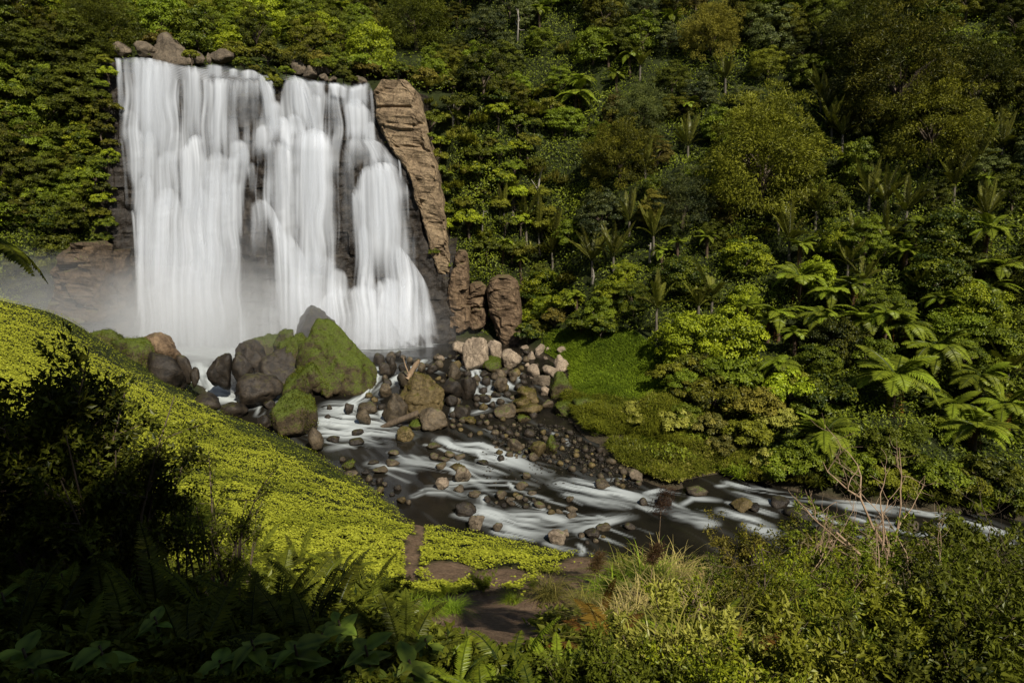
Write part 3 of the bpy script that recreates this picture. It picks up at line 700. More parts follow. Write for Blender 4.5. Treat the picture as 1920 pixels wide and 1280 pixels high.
for i, (pts, wpx, inten) in enumerate(STROKES):
    Q = stroke_world(pts)
    dm = np.hypot(Q[:, 0], Q[:, 1]).mean()
    # thickness seen foreshortened: mean of across and along view
    wm_ = wpx * dm / FPX
    seg = np.diff(Q[:, :2], axis=0); sl = np.hypot(seg[:, 0], seg[:, 1]); cum = np.r_[0, np.cumsum(sl)]; tot = cum[-1]
    x0, x1 = Q[:, 0].min() - 4, Q[:, 0].max() + 4; y0, y1 = Q[:, 1].min() - 5, Q[:, 1].max() + 5
    ix = slice(np.searchsorted(rx, x0), np.searchsorted(rx, x1)); iy = slice(np.searchsorted(ry, y0), np.searchsorted(ry, y1))
    X = RXg[iy, ix]; Yg = RYg[iy, ix]
    if X.size == 0: continue
    best = np.full(X.shape, 1e9); al = np.zeros(X.shape); ac = np.zeros(X.shape)
    for j in range(len(seg)):
        ex, ey = seg[j] / max(sl[j], 1e-6)
        ddx = X - Q[j, 0]; ddy = Yg - Q[j, 1]
        tt = np.clip(ddx * ex + ddy * ey, 0, sl[j])
        qx = ddx - tt * ex; qy = ddy - tt * ey
        # a mark w pixels high is w / sin(view) deep on the ground
        view = abs(ey)
        wd = wm_ * (0.55 + 0.9 * (1 - view))
        d = np.hypot(qx, qy) / wd
        s = np.sign(qx * -ey + qy * ex)
        k = d < best
        best = np.where(k, d, best); al = np.where(k, cum[j] + ddx * ex + ddy * ey, al); ac = np.where(k, s * d * wd, ac)
    st = 0.55 * vnoise(ac * 3.0 + i * 3.1, al * 0.45, i) + 0.55 * vnoise(ac * 6.0 + i, al * 0.8, i + 2.0) + 0.35 * vnoise(ac * 1.1, al * 0.3, i + 5.0)
    endf = smooth(-0.2 * tot - 0.3, 0.12 * tot + 0.2, al) * (1 - smooth(0.55 * tot, 1.15 * tot + 0.4, al))
    f = inten * endf * np.clip(1.25 * np.exp(-(best / 0.9) ** 2) * (0.75 + 1.15 * st) + .10 * st - .10, 0, 1)
    foam[iy, ix] = 1 - (1 - foam[iy, ix]) * (1 - np.clip(f, 0, 0.96))
    lift[iy, ix] += 0.12 * f * wm_ * (0.6 + st)
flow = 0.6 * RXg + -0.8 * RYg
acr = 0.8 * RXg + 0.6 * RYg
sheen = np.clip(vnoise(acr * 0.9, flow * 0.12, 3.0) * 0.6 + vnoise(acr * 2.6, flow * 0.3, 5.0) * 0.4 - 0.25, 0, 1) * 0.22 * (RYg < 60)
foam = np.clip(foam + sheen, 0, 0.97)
pool_mist = np.exp(-((RXg + 29) / 9) ** 2 - ((RYg - 70.5) / 4.0) ** 2)
foam = 1 - (1 - foam) * (1 - 0.8 * pool_mist)
WZ = WZ + np.clip(lift, -0.1, 0.35) + 0.03 * fbm(acr * 0.9, flow * 0.25, 1.0, 3) * (RYg < 64)
keep = (gz < WZ + 1.2) & (RYg < face_y(RXg, 0) + 1.0)
idx = np.arange(RXg.size).reshape(RXg.shape)
q = np.stack([idx[:-1, :-1], idx[:-1, 1:], idx[1:, 1:], idx[1:, :-1]], -1).reshape(-1, 4)
kq = keep[:-1, :-1] & keep[1:, 1:] & keep[:-1, 1:] & keep[1:, :-1]
q = q[kq.ravel()]
used = np.unique(q); remap = np.full(RXg.size, -1); remap[used] = np.arange(len(used))
rv = np.stack([RXg, RYg, WZ], -1).reshape(-1, 3)[used]
rme = mesh_np('river', rv, remap[q], True)
attr(rme, 'foam', foam.ravel()[used])
rm, nt, out = new_mat('river_water'); Lk = nt.links.new
a = N(nt, 'ShaderNodeAttribute', attribute_name='foam')
geo = N(nt, 'ShaderNodeNewGeometry')
nz = N(nt, 'ShaderNodeTexNoise'); nz.inputs['Scale'].default_value = 0.35; nz.inputs['Detail'].default_value = 4
Lk(geo.outputs['Position'], nz.inputs['Vector'])
deep = ramp(nt, [(0.35, (0.006, 0.0055, 0.0045)), (0.65, (0.016, 0.014, 0.010))], nz.outputs[0])
wb = N(nt, 'ShaderNodeBsdfPrincipled'); wb.inputs['Roughness'].default_value = 0.16; wb.inputs['Specular IOR Level'].default_value = .35; wb.inputs['IOR'].default_value = 1.33
Lk(deep.outputs[0], wb.inputs['Base Color'])
fd = N(nt, 'ShaderNodeBsdfDiffuse'); fd.inputs[0].default_value = (0.44, 0.475, 0.475, 1)
mxr = N(nt, 'ShaderNodeMixShader'); Lk(a.outputs['Fac'], mxr.inputs[0]); Lk(wb.outputs[0], mxr.inputs[1]); Lk(fd.outputs[0], mxr.inputs[2])
Lk(mxr.outputs[0], out.inputs[0])
river = obj('river', rme, rm); tag(river, kind='structure', label='dark river with silky white rapids below the falls')
# ------------------------------------------------------------------ boulders and stones
import bmesh
def ico(sub):
    bm = bmesh.new(); bmesh.ops.create_icosphere(bm, subdivisions=sub, radius=1.0)
    V = np.array([v.co[:] for v in bm.verts]); F = np.array([[v.index for v in f.verts] for f in bm.faces]); bm.free()
    return unit(V), F
ICO = {k: ico(k) for k in (2, 3, 4, 5)}
def rock_mesh(name, sub, seed, size=(1, 1, 1), planes=None, nplanes=12, soft=44.0, rough=0.10, lo=0.58, hi=1.0):
    D, F = ICO[sub]; r = np.random.default_rng(seed)
    if planes is not None: soft = 80.0
    if planes is None:
        n = unit(r.normal(size=(nplanes, 3))); h = r.uniform(lo, hi, nplanes)
    else:
        n = unit(np.array([p[:3] for p in planes], float)); h = np.array([p[3] for p in planes])
    dn = D @ n.T
    cand = np.where(dn > 0.05, h / np.maximum(dn, 0.05), 9.0)
    cand = np.minimum(cand, 9.0)
    R = -np.log(np.exp(-soft * cand).sum(1) + np.exp(-soft * 1.15)) / soft          # soft minimum: chipped but worn edges
    V = D * R[:, None]
    V = V * (1 + rough * fbm(D[:, 0] * 2.2 + seed, D[:, 1] * 2.2, D[:, 2] * 2.2, 4)[:, None])
    if sub >= 3:
        crev = np.abs(vnoise(D[:, 0] * 2.1 + seed * .7, D[:, 1] * 2.1, D[:, 2] * 2.6 + 3))
        V = V * (1 - .07 * smooth(.16, 0, crev) + .035 * fbm(D[:, 0] * 7 + seed, D[:, 1] * 7, D[:, 2] * 7, 3))[:, None]
    V = V / np.abs(V).max(0) * np.asarray(size, float)
    return mesh_np(name, V, F, True)

def hull_planes(pts):
    bm = bmesh.new()
    for p in pts: bm.verts.new(p)
    bmesh.ops.convex_hull(bm, input=bm.verts); bm.normal_update()
    out = [(*f.normal[:], f.normal.dot(f.verts[0].co)) for f in bm.faces]
    bm.free(); return [p for p in out if p[3] > .05]
WEDGE_A = hull_planes([(-.5, -.15, 1.0), (-.2, .2, .97), (.1, .1, .72), (.97, .1, -.30), (1, -.2, -.65), (.5, -.85, -.9), (.1, -1, -.75), (-.5, -.95, -.7), (-1, -.3, -.45), (-1, .3, -.3), (-.88, -.3, .35), (-.6, -.6, .3), (0, 1, -.8), (.6, .8, -.8), (-.6, .8, -.6), (-.3, .4, .85), (.15, -.75, .1), (.6, -.6, -.15), (0, 0, -1.0)])
WEDGE_B = hull_planes([(-.18, -.1, 1), (.2, .3, .85), (1, .1, .2), (.85, -.3, -.7), (.1, -.9, -.95), (-.5, -.8, -.9), (-1, -.2, -.3), (-.9, .3, -.3), (.5, .9, -.6), (-.5, .9, -.5), (.5, -.5, .35), (-.25, -.75, .1)])
WEDGE_C = hull_planes([(-.5, 0, .9), (-.2, .2, 1), (.9, 0, -.1), (1, -.1, -.6), (.2, -.8, -.9), (-.6, -.8, -.8), (-1, 0, -.5), (-.9, .3, 0), (.4, .9, -.6), (-.4, .9, -.5), (.1, -.5, .35)])
LANDMARKS = {}
def add_rock(cx, cy_, w, h, mat, label=None, sub=3, seed=None, Y=None, planes=None, rotz=None, depth=0.9, name='boulder', group='boulders in the river', rough=0.09, me=None, dz=0.0, np_=12):
    base = cy_ + h / 2
    if Y is None:
        p = at_w(cx, base); Yd = p[1]
    else: Yd = Y
    dep = project(at(cx, cy_, Yd))[2]
    rx_ = w / 2 * dep / FPX; rz_ = h / 2 * dep / FPX * 1.12
    ry_ = rx_ * depth
    c = at(cx, cy_, Yd + ry_ * 0.45)
    seed = seed if seed is not None else int(cx * 7 + cy_ * 13)
    r = np.random.default_rng(seed)
    if me is None:
        me = rock_mesh(name, sub, seed, (rx_, ry_, rz_ * 1.12), planes, rough=rough, nplanes=np_)
        o = obj(name, me, M[mat], None, (c[0], c[1], c[2] - 0.10 * rz_ + dz))
    else:
        o = obj(name, me, None, None, (c[0], c[1], c[2] - 0.15 * rz_ + dz))
        o.scale = (rx_, ry_, rz_ * 1.2)
        o.material_slots[0].link = 'OBJECT'; o.material_slots[0].material = M[mat]
        o.rotation_euler = (r.uniform(-.25, .25), r.uniform(-.25, .25), r.uniform(0, 6.28))
    tag(o, label, 'boulder' if name == 'boulder' else 'stone', group)
    return o

HERO = [
    # mossy pile in front of the falls
    (636, 666, 162, 128, 'moss_rock', 'huge moss-covered wedge-shaped boulder leaning in front of the falls', dict(sub=5, planes=WEDGE_A, depth=.8)),
    (590, 618, 86, 78, 'wet_rock', 'dark wet domed boulder with spray running over it, behind the mossy wedge', dict(Y=67, sub=4)),
    (502, 652, 66, 74, 'moss_rock', 'brown-topped boulder at the left end of the mossy pile', dict(Y=63, sub=4)),
    (556, 662, 70, 96, 'moss_rock', 'upright lumpy mossy boulder beside the huge wedge', dict(Y=61, sub=4)),
    (520, 700, 130, 100, 'wet_rock', 'broad dark boulder in the mist below the mossy pile', dict(Y=59.5, sub=4)),
    (592, 712, 60, 60, 'moss_rock', 'rounded mossy boulder tucked under the huge wedge', dict(sub=4)),
    (565, 722, 74, 62, 'moss_rock', 'dark mossy boulder filling the gap below the upright lumpy one', dict(Y=57.5, sub=4)),
    (470, 668, 60, 60, 'wet_rock', 'misty dark boulder behind the left rapids, next to the brown-topped one', dict(Y=61, sub=4)),
    (535, 640, 40, 50, 'moss_rock', 'narrow mossy boulder between the brown-topped and the lumpy one', dict(Y=63, sub=4)),
    (612, 732, 30, 30, 'moss_rock', 'small mossy rock at the foot of the huge wedge', dict(sub=3)),
    (552, 777, 88, 88, 'moss_rock', 'big round moss-capped boulder at the left shore of the foaming pool', dict(sub=4)),
    (588, 825, 38, 46, 'brown_rock', 'blocky brown rock under the round moss-capped boulder', dict(sub=3)),
    (302, 650, 80, 50, 'column', 'smooth brown domed boulder on the misty left rock pile', dict(Y=55, sub=4)),
    (255, 668, 110, 90, 'moss_rock', 'lumpy dark green boulder left of the brown dome in the mist', dict(Y=54.5, sub=4)),
    (195, 650, 80, 60, 'moss_rock', 'low mossy boulder at the far left end of the misty pile', dict(Y=56, sub=4)),
    (310, 702, 105, 84, 'wet_rock', 'large dark boulder directly under the brown dome', dict(Y=53.5, sub=4)),
    (346, 688, 32, 50, 'wet_rock', 'narrow upright dark rock beside the left chute', dict(Y=54.5, sub=3)),
    (364, 707, 22, 34, 'wet_rock', 'small egg-shaped black rock inside the left chute', dict(Y=54.2, sub=3)),
    (416, 692, 48, 62, 'wet_rock', 'dark boulder on the right side of the left chute', dict(Y=56.5, sub=4)),
    (456, 692, 46, 60, 'wet_rock', 'flat-topped dark boulder in the mist above the left rapids', dict(Y=57.5, sub=4)),
    (478, 730, 110, 60, 'wet_rock', 'wide low dark rock behind the left rapids', dict(Y=56, sub=4)),
    (385, 752, 70, 34, 'wet_rock', 'black sloping rock at the near edge of the left chute', dict(Y=51, sub=3)),
    (438, 768, 62, 34, 'wet_rock', 'black flat rock splitting the left rapids', dict(sub=3)),
    (471, 748, 22, 34, 'wet_rock', 'black pointed rock standing in the left rapids', dict(sub=3)),
    (506, 758, 26, 16, 'wet_rock', 'slanted black stone in the left rapids by the round mossy boulder', dict(sub=3)),
    (496, 792, 36, 26, 'wet_rock', 'dark rock at the shore left of the round mossy boulder', dict(sub=3)),
    # by the main chute
    (709, 671, 26, 24, 'wet_rock', 'round dark boulder at the pool outlet next to the mossy wedge', dict(sub=3)),
    (731, 668, 22, 22, 'brown_rock', 'brown-capped rock at the pool outlet', dict(Y=66, sub=3)),
    (736, 686, 17, 32, 'wet_rock', 'upright dark rock in the middle of the pool outlet', dict(sub=3)),
    (747, 664, 16, 14, 'wet_rock', 'small dark rock at the pool edge behind the outlet rocks', dict(sub=3)),
    (721, 692, 26, 24, 'wet_rock', 'dark triangular rock splitting the main chute', dict(sub=3)),
    (757, 694, 26, 24, 'wet_rock', 'dark rock right of the main chute under the driftwood', dict(sub=3)),
    (760, 714, 32, 34, 'brown_rock', 'dark rock with a mossy top against the olive wedge', dict(sub=3)),
    (788, 738, 100, 78, 'olive_rock', 'big olive wedge boulder with a pale tan left face in midstream', dict(sub=5, planes=WEDGE_B)),
    (724, 730, 24, 28, 'brown_rock', 'brown block standing left of the olive wedge', dict(sub=3)),
    (741, 764, 52, 52, 'brown_rock', 'triangular brown boulder leaning on the front of the olive wedge', dict(sub=4, planes=WEDGE_B)),
    (688, 764, 38, 22, 'brown_rock', 'flat brown rock above the foaming pool', dict(Y=54.6, sub=3)),
    (683, 782, 30, 32, 'brown_rock', 'square brown rock standing in the foaming pool', dict(sub=3)),
    (813, 784, 58, 44, 'brown_rock', 'squarish brown boulder with ochre streaks in front of the olive wedge', dict(sub=4)),
    (759, 813, 38, 26, 'olive_rock', 'rounded pale-topped boulder in front of the driftwood log', dict(sub=3)),
    (783, 797, 30, 18, 'moss_rock', 'low bright green mossy stone beside the ochre-streaked boulder', dict(sub=3)),
    (655, 765, 20, 24, 'wet_rock', 'dark upright rock in the white foam above the pool', dict(sub=3)),
    (617, 764, 12, 10, 'wet_rock', 'tiny dark rock poking out of the upper foam', dict(sub=3)),
    (614, 782, 13, 12, 'wet_rock', 'small dark rock in the thick of the white foam', dict(sub=3)),
    (672, 811, 28, 12, 'wet_rock', 'dark stone awash in the lower foam', dict(sub=3)),
    (669, 827, 30, 12, 'wet_rock', 'flat dark stone below the foaming pool', dict(sub=3)),
    (624, 823, 26, 11, 'wet_rock', 'flat dark stone at the left edge below the foaming pool', dict(sub=3)),
    # right of the olive wedge
    (850, 694, 30, 36, 'brown_rock', 'sunlit brown boulder split by a vertical crack', dict(sub=4)),
    (878, 722, 32, 52, 'wet_rock', 'tall dark boulder left of the twin white cascade', dict(sub=4)),
    (812, 689, 28, 20, 'wet_rock', 'dark mossy stone behind the olive wedge', dict(sub=3)),
    (790, 686, 16, 14, 'brown_rock', 'small pale stone beside the driftwood', dict(sub=3)),
    (826, 671, 16, 10, 'pale_rock', 'small pale stone at the lip of the pool', dict(sub=3)),
    (850, 730, 44, 40, 'wet_rock', 'dark jumbled rock below the cracked brown boulder', dict(sub=3)),
    (868, 771, 44, 24, 'wet_rock', 'wide low brown-black rock right of the ochre-streaked boulder', dict(sub=3)),
    (846, 752, 26, 22, 'wet_rock', 'dark rock under the thin side cascade', dict(sub=3)),
    (863, 652, 34, 26, 'pale_rock', 'pale slanting boulder at the left end of the pale boulder row', dict(sub=4)),
    (893, 664, 54, 60, 'pale_rock', 'largest pale boulder with slanting ridges at the pool edge', dict(sub=5)),
    (926, 657, 30, 40, 'pale_rock', 'tall pale boulder between the ridged boulder and the square one', dict(Y=66, sub=4)),
    (923, 682, 38, 28, 'moss_rock', 'low boulder with a bright green mossy cap by the ridged pale boulder', dict(sub=4)),
    (959, 670, 40, 38, 'pale_rock', 'square pale boulder right of the ridged one', dict(sub=4)),
    (984, 653, 20, 13, 'pale_rock', 'small pale stone under the broad brown column', dict(Y=70, sub=3)),
    (1013, 661, 22, 32, 'pale_rock', 'upright pitted pale boulder at the foot of the grass', dict(Y=68, sub=4)),
    (1029, 659, 15, 16, 'pale_rock', 'small pale block beside the upright pitted boulder', dict(Y=67.5, sub=3)),
    (1024, 674, 13, 14, 'pale_rock', 'little pale block below the upright pitted boulder', dict(Y=66.5, sub=3)),
    (996, 668, 18, 24, 'pale_rock', 'pale stone with a green foot left of the upright pitted boulder', dict(Y=66.5, sub=3)),
    (1056, 656, 26, 13, 'pale_rock', 'flat pale stone half buried in the grass bank', dict(Y=66, sub=3)),
    (1053, 679, 34, 26, 'pale_rock', 'sharp-edged pale boulder resting on the grass bank', dict(Y=63, sub=4, planes=WEDGE_C)),
    (1034, 697, 42, 26, 'pale_rock', 'broad pale boulder under the sharp-edged one', dict(Y=61.5, sub=4)),
    (1001, 698, 30, 30, 'pale_rock', 'pinkish pale boulder above the small twin cascade', dict(Y=61.5, sub=4)),
    (1016, 716, 40, 36, 'lip_rock', 'grey rounded boulder right of the small twin cascade', dict(Y=60, sub=4)),
    (1023, 733, 22, 16, 'pale_rock', 'small pale stone under the grey rounded boulder', dict(sub=3)),
    (940, 722, 30, 30, 'brown_rock', 'brown boulder between the white cascade and the twin cascade', dict(sub=4)),
    (938, 701, 26, 16, 'brown_rock', 'flat brown stone above the white cascade', dict(sub=3)),
    (910, 700, 22, 14, 'wet_rock', 'dark flat stone at the crest of the white cascade', dict(sub=3)),
    (963, 702, 22, 20, 'brown_rock', 'mossy brown stone between the two thin cascades', dict(sub=3)),
    (908, 746, 28, 20, 'wet_rock', 'dark rounded stone at the foot of the white cascade', dict(sub=3)),
    (930, 741, 22, 12, 'wet_rock', 'thin dark stone inside the cascade foam', dict(sub=3)),
    (992, 740, 46, 30, 'olive_rock', 'olive boulder with a mossy right side below the pinkish one', dict(sub=4)),
    (976, 757, 40, 22, 'olive_rock', 'smooth olive-brown boulder above the long olive one', dict(sub=4)),
    (950, 770, 52, 22, 'brown_rock', 'wide grey-brown boulder left of the long olive one', dict(sub=4)),
    (992, 768, 58, 24, 'olive_rock', 'long tilted olive boulder lying across the gravel edge', dict(sub=4)),
    (980, 784, 30, 14, 'moss_rock', 'low green-topped stone under the long olive boulder', dict(sub=3)),
    (1028, 757, 28, 18, 'brown_rock', 'brown stone at the end of the long olive boulder', dict(sub=3)),
    (1054, 723, 50, 48, 'moss_rock', 'tall grass-grown boulder right of the grey rounded one', dict(Y=57.5, sub=4)),
    (1100, 757, 54, 38, 'moss_rock', 'green hummock of a boulder overgrown with grass by the bank', dict(Y=54, sub=4)),
    (1066, 765, 60, 26, 'moss_rock', 'low green overgrown rock at the water beside the hummock', dict(Y=54.5, sub=4)),
    (880, 787, 26, 14, 'olive_rock', 'ochre oval stone alone in the dark pool', dict(sub=3)),
    (911, 792, 14, 9, 'brown_rock', 'small ochre stone right of the lone oval one', dict(sub=3)),
    (1033, 834, 26, 38, 'moss_rock', 'right one of the twin mossy boulders on the gravel bar', dict(sub=4)),
    (1008, 840, 32, 32, 'olive_rock', 'left one of the twin mossy boulders on the gravel bar', dict(sub=4)),
    (965, 834, 32, 22, 'brown_rock', 'brown lump of rock left of the twin mossy boulders', dict(sub=3)),
    (1192, 892, 30, 24, 'lip_rock', 'grey boulder under the overhanging grass at the bend', dict(sub=4)),
    # rapids
    (827, 906, 30, 24, 'pale_rock', 'round tan boulder standing in calm dark water near the mound', dict(sub=4)),
    (866, 890, 36, 30, 'lip_rock', 'rounded grey-tan boulder upstream of the round tan one', dict(sub=4)),
    (862, 915, 24, 12, 'brown_rock', 'flat tan stone just below the rounded grey-tan boulder', dict(sub=3)),
    (891, 926, 26, 12, 'brown_rock', 'flat tan stone at the head of the lower rapids', dict(sub=3)),
    (873, 954, 44, 24, 'wet_rock', 'long smooth dark boulder beside the leafy mound', dict(sub=4)),
    (894, 979, 34, 30, 'lip_rock', 'large grey-brown boulder at the edge of the leafy mound', dict(sub=4)),
    (933, 988, 20, 18, 'lip_rock', 'small squarish grey stone near the leafy mound shore', dict(sub=3)),
    (1042, 1007, 38, 25, 'pale_rock', 'broad pale boulder in the near water by the mound tip', dict(sub=4)),
    (1060, 999, 14, 14, 'lip_rock', 'small round stone touching the broad pale boulder', dict(sub=3)),
    (1132, 987, 28, 13, 'brown_rock', 'flat ochre stone alone in the near rapids', dict(sub=3)),
    (1130, 906, 30, 16, 'brown_rock', 'oval brown boulder at the head of the big rapid', dict(sub=3)),
    (734, 866, 32, 15, 'brown_rock', 'brown oval stone in the quiet left water', dict(sub=3)),
    (712, 880, 32, 14, 'brown_rock', 'long brown stone nearest the mound in the quiet left water', dict(sub=3)),
    (738, 849, 22, 11, 'brown_rock', 'small brown-topped stone in the upper left quiet water', dict(sub=3)),
    (700, 866, 22, 9, 'wet_rock', 'thin dark stone in the quiet left water', dict(sub=3)),
    (685, 885, 20, 10, 'wet_rock', 'dark stone close to the left shore of the quiet water', dict(sub=3)),
    (858, 875, 34, 11, 'olive_rock', 'long flat olive stone in the middle rapids', dict(sub=3)),
    (827, 872, 20, 13, 'brown_rock', 'brown stone left of the long flat olive one', dict(sub=3)),
    (812, 836, 32, 13, 'brown_rock', 'flat brown stone at the head of the middle rapids', dict(sub=3)),
    (815, 855, 18, 13, 'brown_rock', 'pale-topped stone at the left of the stone row', dict(sub=3)),
    (829, 860, 30, 10, 'brown_rock', 'long low stone at the front of the stone row', dict(sub=3)),
    (843, 851, 22, 10, 'brown_rock', 'flat stone at the back of the stone row', dict(sub=3)),
    (862, 856, 22, 10, 'brown_rock', 'brown stone at the right end of the stone row', dict(sub=3)),
    (905, 866, 24, 11, 'wet_rock', 'dark stone in the white of the middle rapids', dict(sub=3)),
    (987, 892, 18, 12, 'brown_rock', 'brown stone below the middle rapids', dict(sub=3)),
    (978, 911, 26, 15, 'brown_rock', 'rounded stone above the lower stone row', dict(sub=3)),
    (938, 928, 26, 16, 'brown_rock', 'rounded stone at the left end of the lower stone row', dict(sub=3)),
    (955, 936, 22, 10, 'brown_rock', 'flat stone in the middle of the lower stone row', dict(sub=3)),
    (973, 931, 20, 9, 'brown_rock', 'flat pale stone at the right of the lower stone row', dict(sub=3)),
    (997, 923, 20, 8, 'brown_rock', 'pale flat stone just right of the lower stone row', dict(sub=3)),
    (1011, 945, 24, 13, 'brown_rock', 'rounded grey stone amid the near rapids', dict(sub=3)),
    (1069, 934, 17, 12, 'brown_rock', 'small stone alone above the near rapids', dict(sub=3)),
    (1071, 953, 25, 12, 'brown_rock', 'upper one of two pale flat stones in the near rapids', dict(sub=3)),
    (1071, 965, 23, 12, 'brown_rock', 'lower one of two pale flat stones in the near rapids', dict(sub=3)),
    (1048, 959, 17, 10, 'brown_rock', 'pointed brown stone left of the two pale flat stones', dict(sub=3)),
    (914, 935, 13, 12, 'wet_rock', 'small round dark stone in the foam by the dark boulder', dict(sub=3)),
    (1205, 940, 20, 14, 'wet_rock', 'small dark dome of rock at the river bend', dict(sub=3)),
    (1246, 938, 28, 20, 'wet_rock', 'dark boulder at the river bend behind the brown plume', dict(sub=3)),
    (1305, 919, 40, 18, 'brown_rock', 'tan rock at the water under the grassy point', dict(sub=3)),
    (1388, 946, 46, 20, 'olive_rock', 'long ochre-backed boulder in the right channel', dict(sub=4)),
    (1416, 950, 30, 14, 'wet_rock', 'dark flat rock against the ochre-backed boulder', dict(sub=3)),
    (1462, 941, 40, 20, 'wet_rock', 'black angular rock in the right rapids', dict(sub=3)),
    (1500, 962, 60, 20, 'wet_rock', 'long low black rock in the right rapids', dict(sub=3)),
    (1550, 990, 46, 16, 'wet_rock', 'flat black rock beyond the near bushes', dict(sub=3)),
    (1700, 985, 40, 18, 'brown_rock', 'brown rock in the far right channel', dict(sub=3)),
    (1110, 1000, 30, 16, 'wet_rock', 'dark rock between the near shore and the ochre stone', dict(sub=3)),
    (1180, 985, 24, 12, 'wet_rock', 'dark flat stone near the brown plume', dict(sub=3)),
    (753, 937, 20, 14, 'olive_rock', 'mossy stone at the mound shore', dict(sub=3)),
    (712, 900, 16, 11, 'wet_rock', 'dark stone tucked at the mound shore', dict(sub=3)),
    (712, 918, 16, 12, 'olive_rock', 'olive stone half under the mound leaves', dict(sub=3)),
    (655, 870, 26, 14, 'moss_rock', 'green-topped stone at the upper mound shore', dict(sub=3)),
    (660, 888, 30, 14, 'brown_rock', 'brown stone at the foot of the upper mound shore', dict(sub=3)),
]
for (cx, cy_, w, h, mat, lab, op) in HERO:
    add_rock(cx, cy_, w, h, mat, lab, **op)

# boulders on the lip of the falls: they sit on the plateau just behind the edge
for cx, cy_, w, h, lab, Y in [
        (230, 94, 36, 26, 'rounded tan boulder at the far left of the lip above the falls', 77.5),
        (275, 94, 46, 26, 'flat tan boulder between the rounded one and the largest on the lip', 77.5),
        (322, 94, 88, 60, 'largest grey boulder on the lip of the falls, with a shrub on it', 78.2),
        (372, 108, 30, 22, 'dark boulder right of the largest on the lip', 78.5),
        (391, 108, 10, 18, 'narrow pale stone on the lip between two boulders', 77.8),
        (414, 107, 48, 28, 'long grey-brown boulder on the middle of the lip', 78.0),
        (557, 128, 34, 27, 'round tan boulder at the left of the right lip pile', 79.0),
        (582, 136, 28, 24, 'brown boulder in the middle of the right lip pile', 78.6),
        (597, 128, 22, 20, 'greyish boulder at the back of the right lip pile', 79.6),
        (612, 130, 20, 17, 'dark brown boulder at the upper right of the right lip pile', 79.6),
        (607, 144, 18, 15, 'small brown boulder at the front of the right lip pile', 78.6),
        (625, 149, 20, 13, 'low brown boulder at the right end of the right lip pile', 78.8),
        (677, 154, 32, 20, 'brown boulder on the lip touching the tan buttress', 77.6)]:
    add_rock(cx, cy_, w, h, 'lip_rock', lab, sub=4, Y=Y, planes=WEDGE_C if w > 80 else None, group='boulders on the lip of the falls')

# small stones of the gravel bar and shores
STONE_ME = []
for k in range(8):
    me = rock_mesh('stone', 2, 900 + k, (1, 1, 1), nplanes=9, lo=0.7)
    me.materials.append(M['brown_rock']); STONE_ME.append(me)
STONE_LM = {'the twin mossy boulders': (1020, 838), 'the long olive boulder': (992, 768), 'the hummock overgrown with grass': (1100, 757), 'the grey boulder at the bend': (1192, 892),
            'the rounded stone above the lower stone row': (978, 911), 'the olive wedge boulder': (788, 738), 'the lone ochre oval stone': (880, 787), 'the mossy stone at the mound shore': (753, 937),
            'the two pale flat stones': (1071, 958), 'the upright pitted pale boulder': (1013, 661), 'the brown lump on the gravel bar': (965, 834)}
cand = []
rs = np.random.default_rng(31)
def in_bar(px, py):
    return py > 795 + (px - 930) * 0.02 and py < 862 + max(0, px - 1020) * 0.33 and py > 795 + max(0, px - 1050) * 0.62 and 925 < px < 1200
while len(cand) < 105:
    px = rs.uniform(925, 1200); py = rs.uniform(795, 912)
    if not in_bar(px, py): continue
    w = rs.uniform(7, 17) if rs.random() < .8 else rs.uniform(16, 24)
    if any(math.hypot(px - c[0], (py - c[1]) * 1.6) < 0.5 * (w + c[2]) for c in cand): continue
    cand.append((px, py, w, w * rs.uniform(.5, .75), rs.choice(['brown_rock', 'wet_rock', 'wet_rock', 'olive_rock', 'brown_rock'])))
for px, py in [(800, 795), (770, 800), (850, 800), (865, 805), (900, 812), (880, 815), (920, 800), (930, 812), (945, 815), (748, 795), (985, 660), (1005, 684), (990, 685), (1040, 655), (1075, 665),
               (955, 690), (830, 715), (840, 705), (820, 708), (800, 685), (780, 680), (770, 672), (845, 668), (870, 668), (960, 945), (985, 948), (945, 945), (930, 942), (1000, 935), (1030, 950), (1035, 960),
               (985, 935), (965, 925), (1090, 1002), (1100, 1015), (1115, 1012), (1130, 1005), (720, 905), (735, 925), (745, 912), (765, 940), (690, 895), (700, 905), (1155, 905), (1165, 912), (640, 862), (672, 895)]:
    w = rs.uniform(9, 17)
    cand.append((px + rs.uniform(-2, 2), py + rs.uniform(-2, 2), w, w * rs.uniform(.45, .7), rs.choice(['brown_rock', 'wet_rock', 'brown_rock', 'pale_rock' if py < 700 else 'olive_rock'])))
while len(cand) < 232:             # packed rocks between the olive wedge and the pale boulders
    px = rs.uniform(690, 1010); py = rs.uniform(668, 800)
    if abs(px - 788) < 50 and abs(py - 738) < 42 or (px < 715 and py < 740) or (600 < px < 770 and py > 775): continue
    w = rs.uniform(11, 22)
    if any(math.hypot(px - c[0], (py - c[1]) * 1.4) < 0.42 * (w + c[2]) for c in cand): continue
    cand.append((px, py, w, w * rs.uniform(.55, .8), rs.choice(['brown_rock', 'wet_rock', 'wet_rock', 'olive_rock'])))
by = {}
for c in cand:
    lm = min(STONE_LM, key=lambda k: math.hypot(STONE_LM[k][0] - c[0], STONE_LM[k][1] - c[1]))
    by.setdefault(lm, []).append(c)
COLW = {'brown_rock': 'brown', 'wet_rock': 'dark', 'olive_rock': 'ochre', 'lip_rock': 'greyish', 'pale_rock': 'pale'}
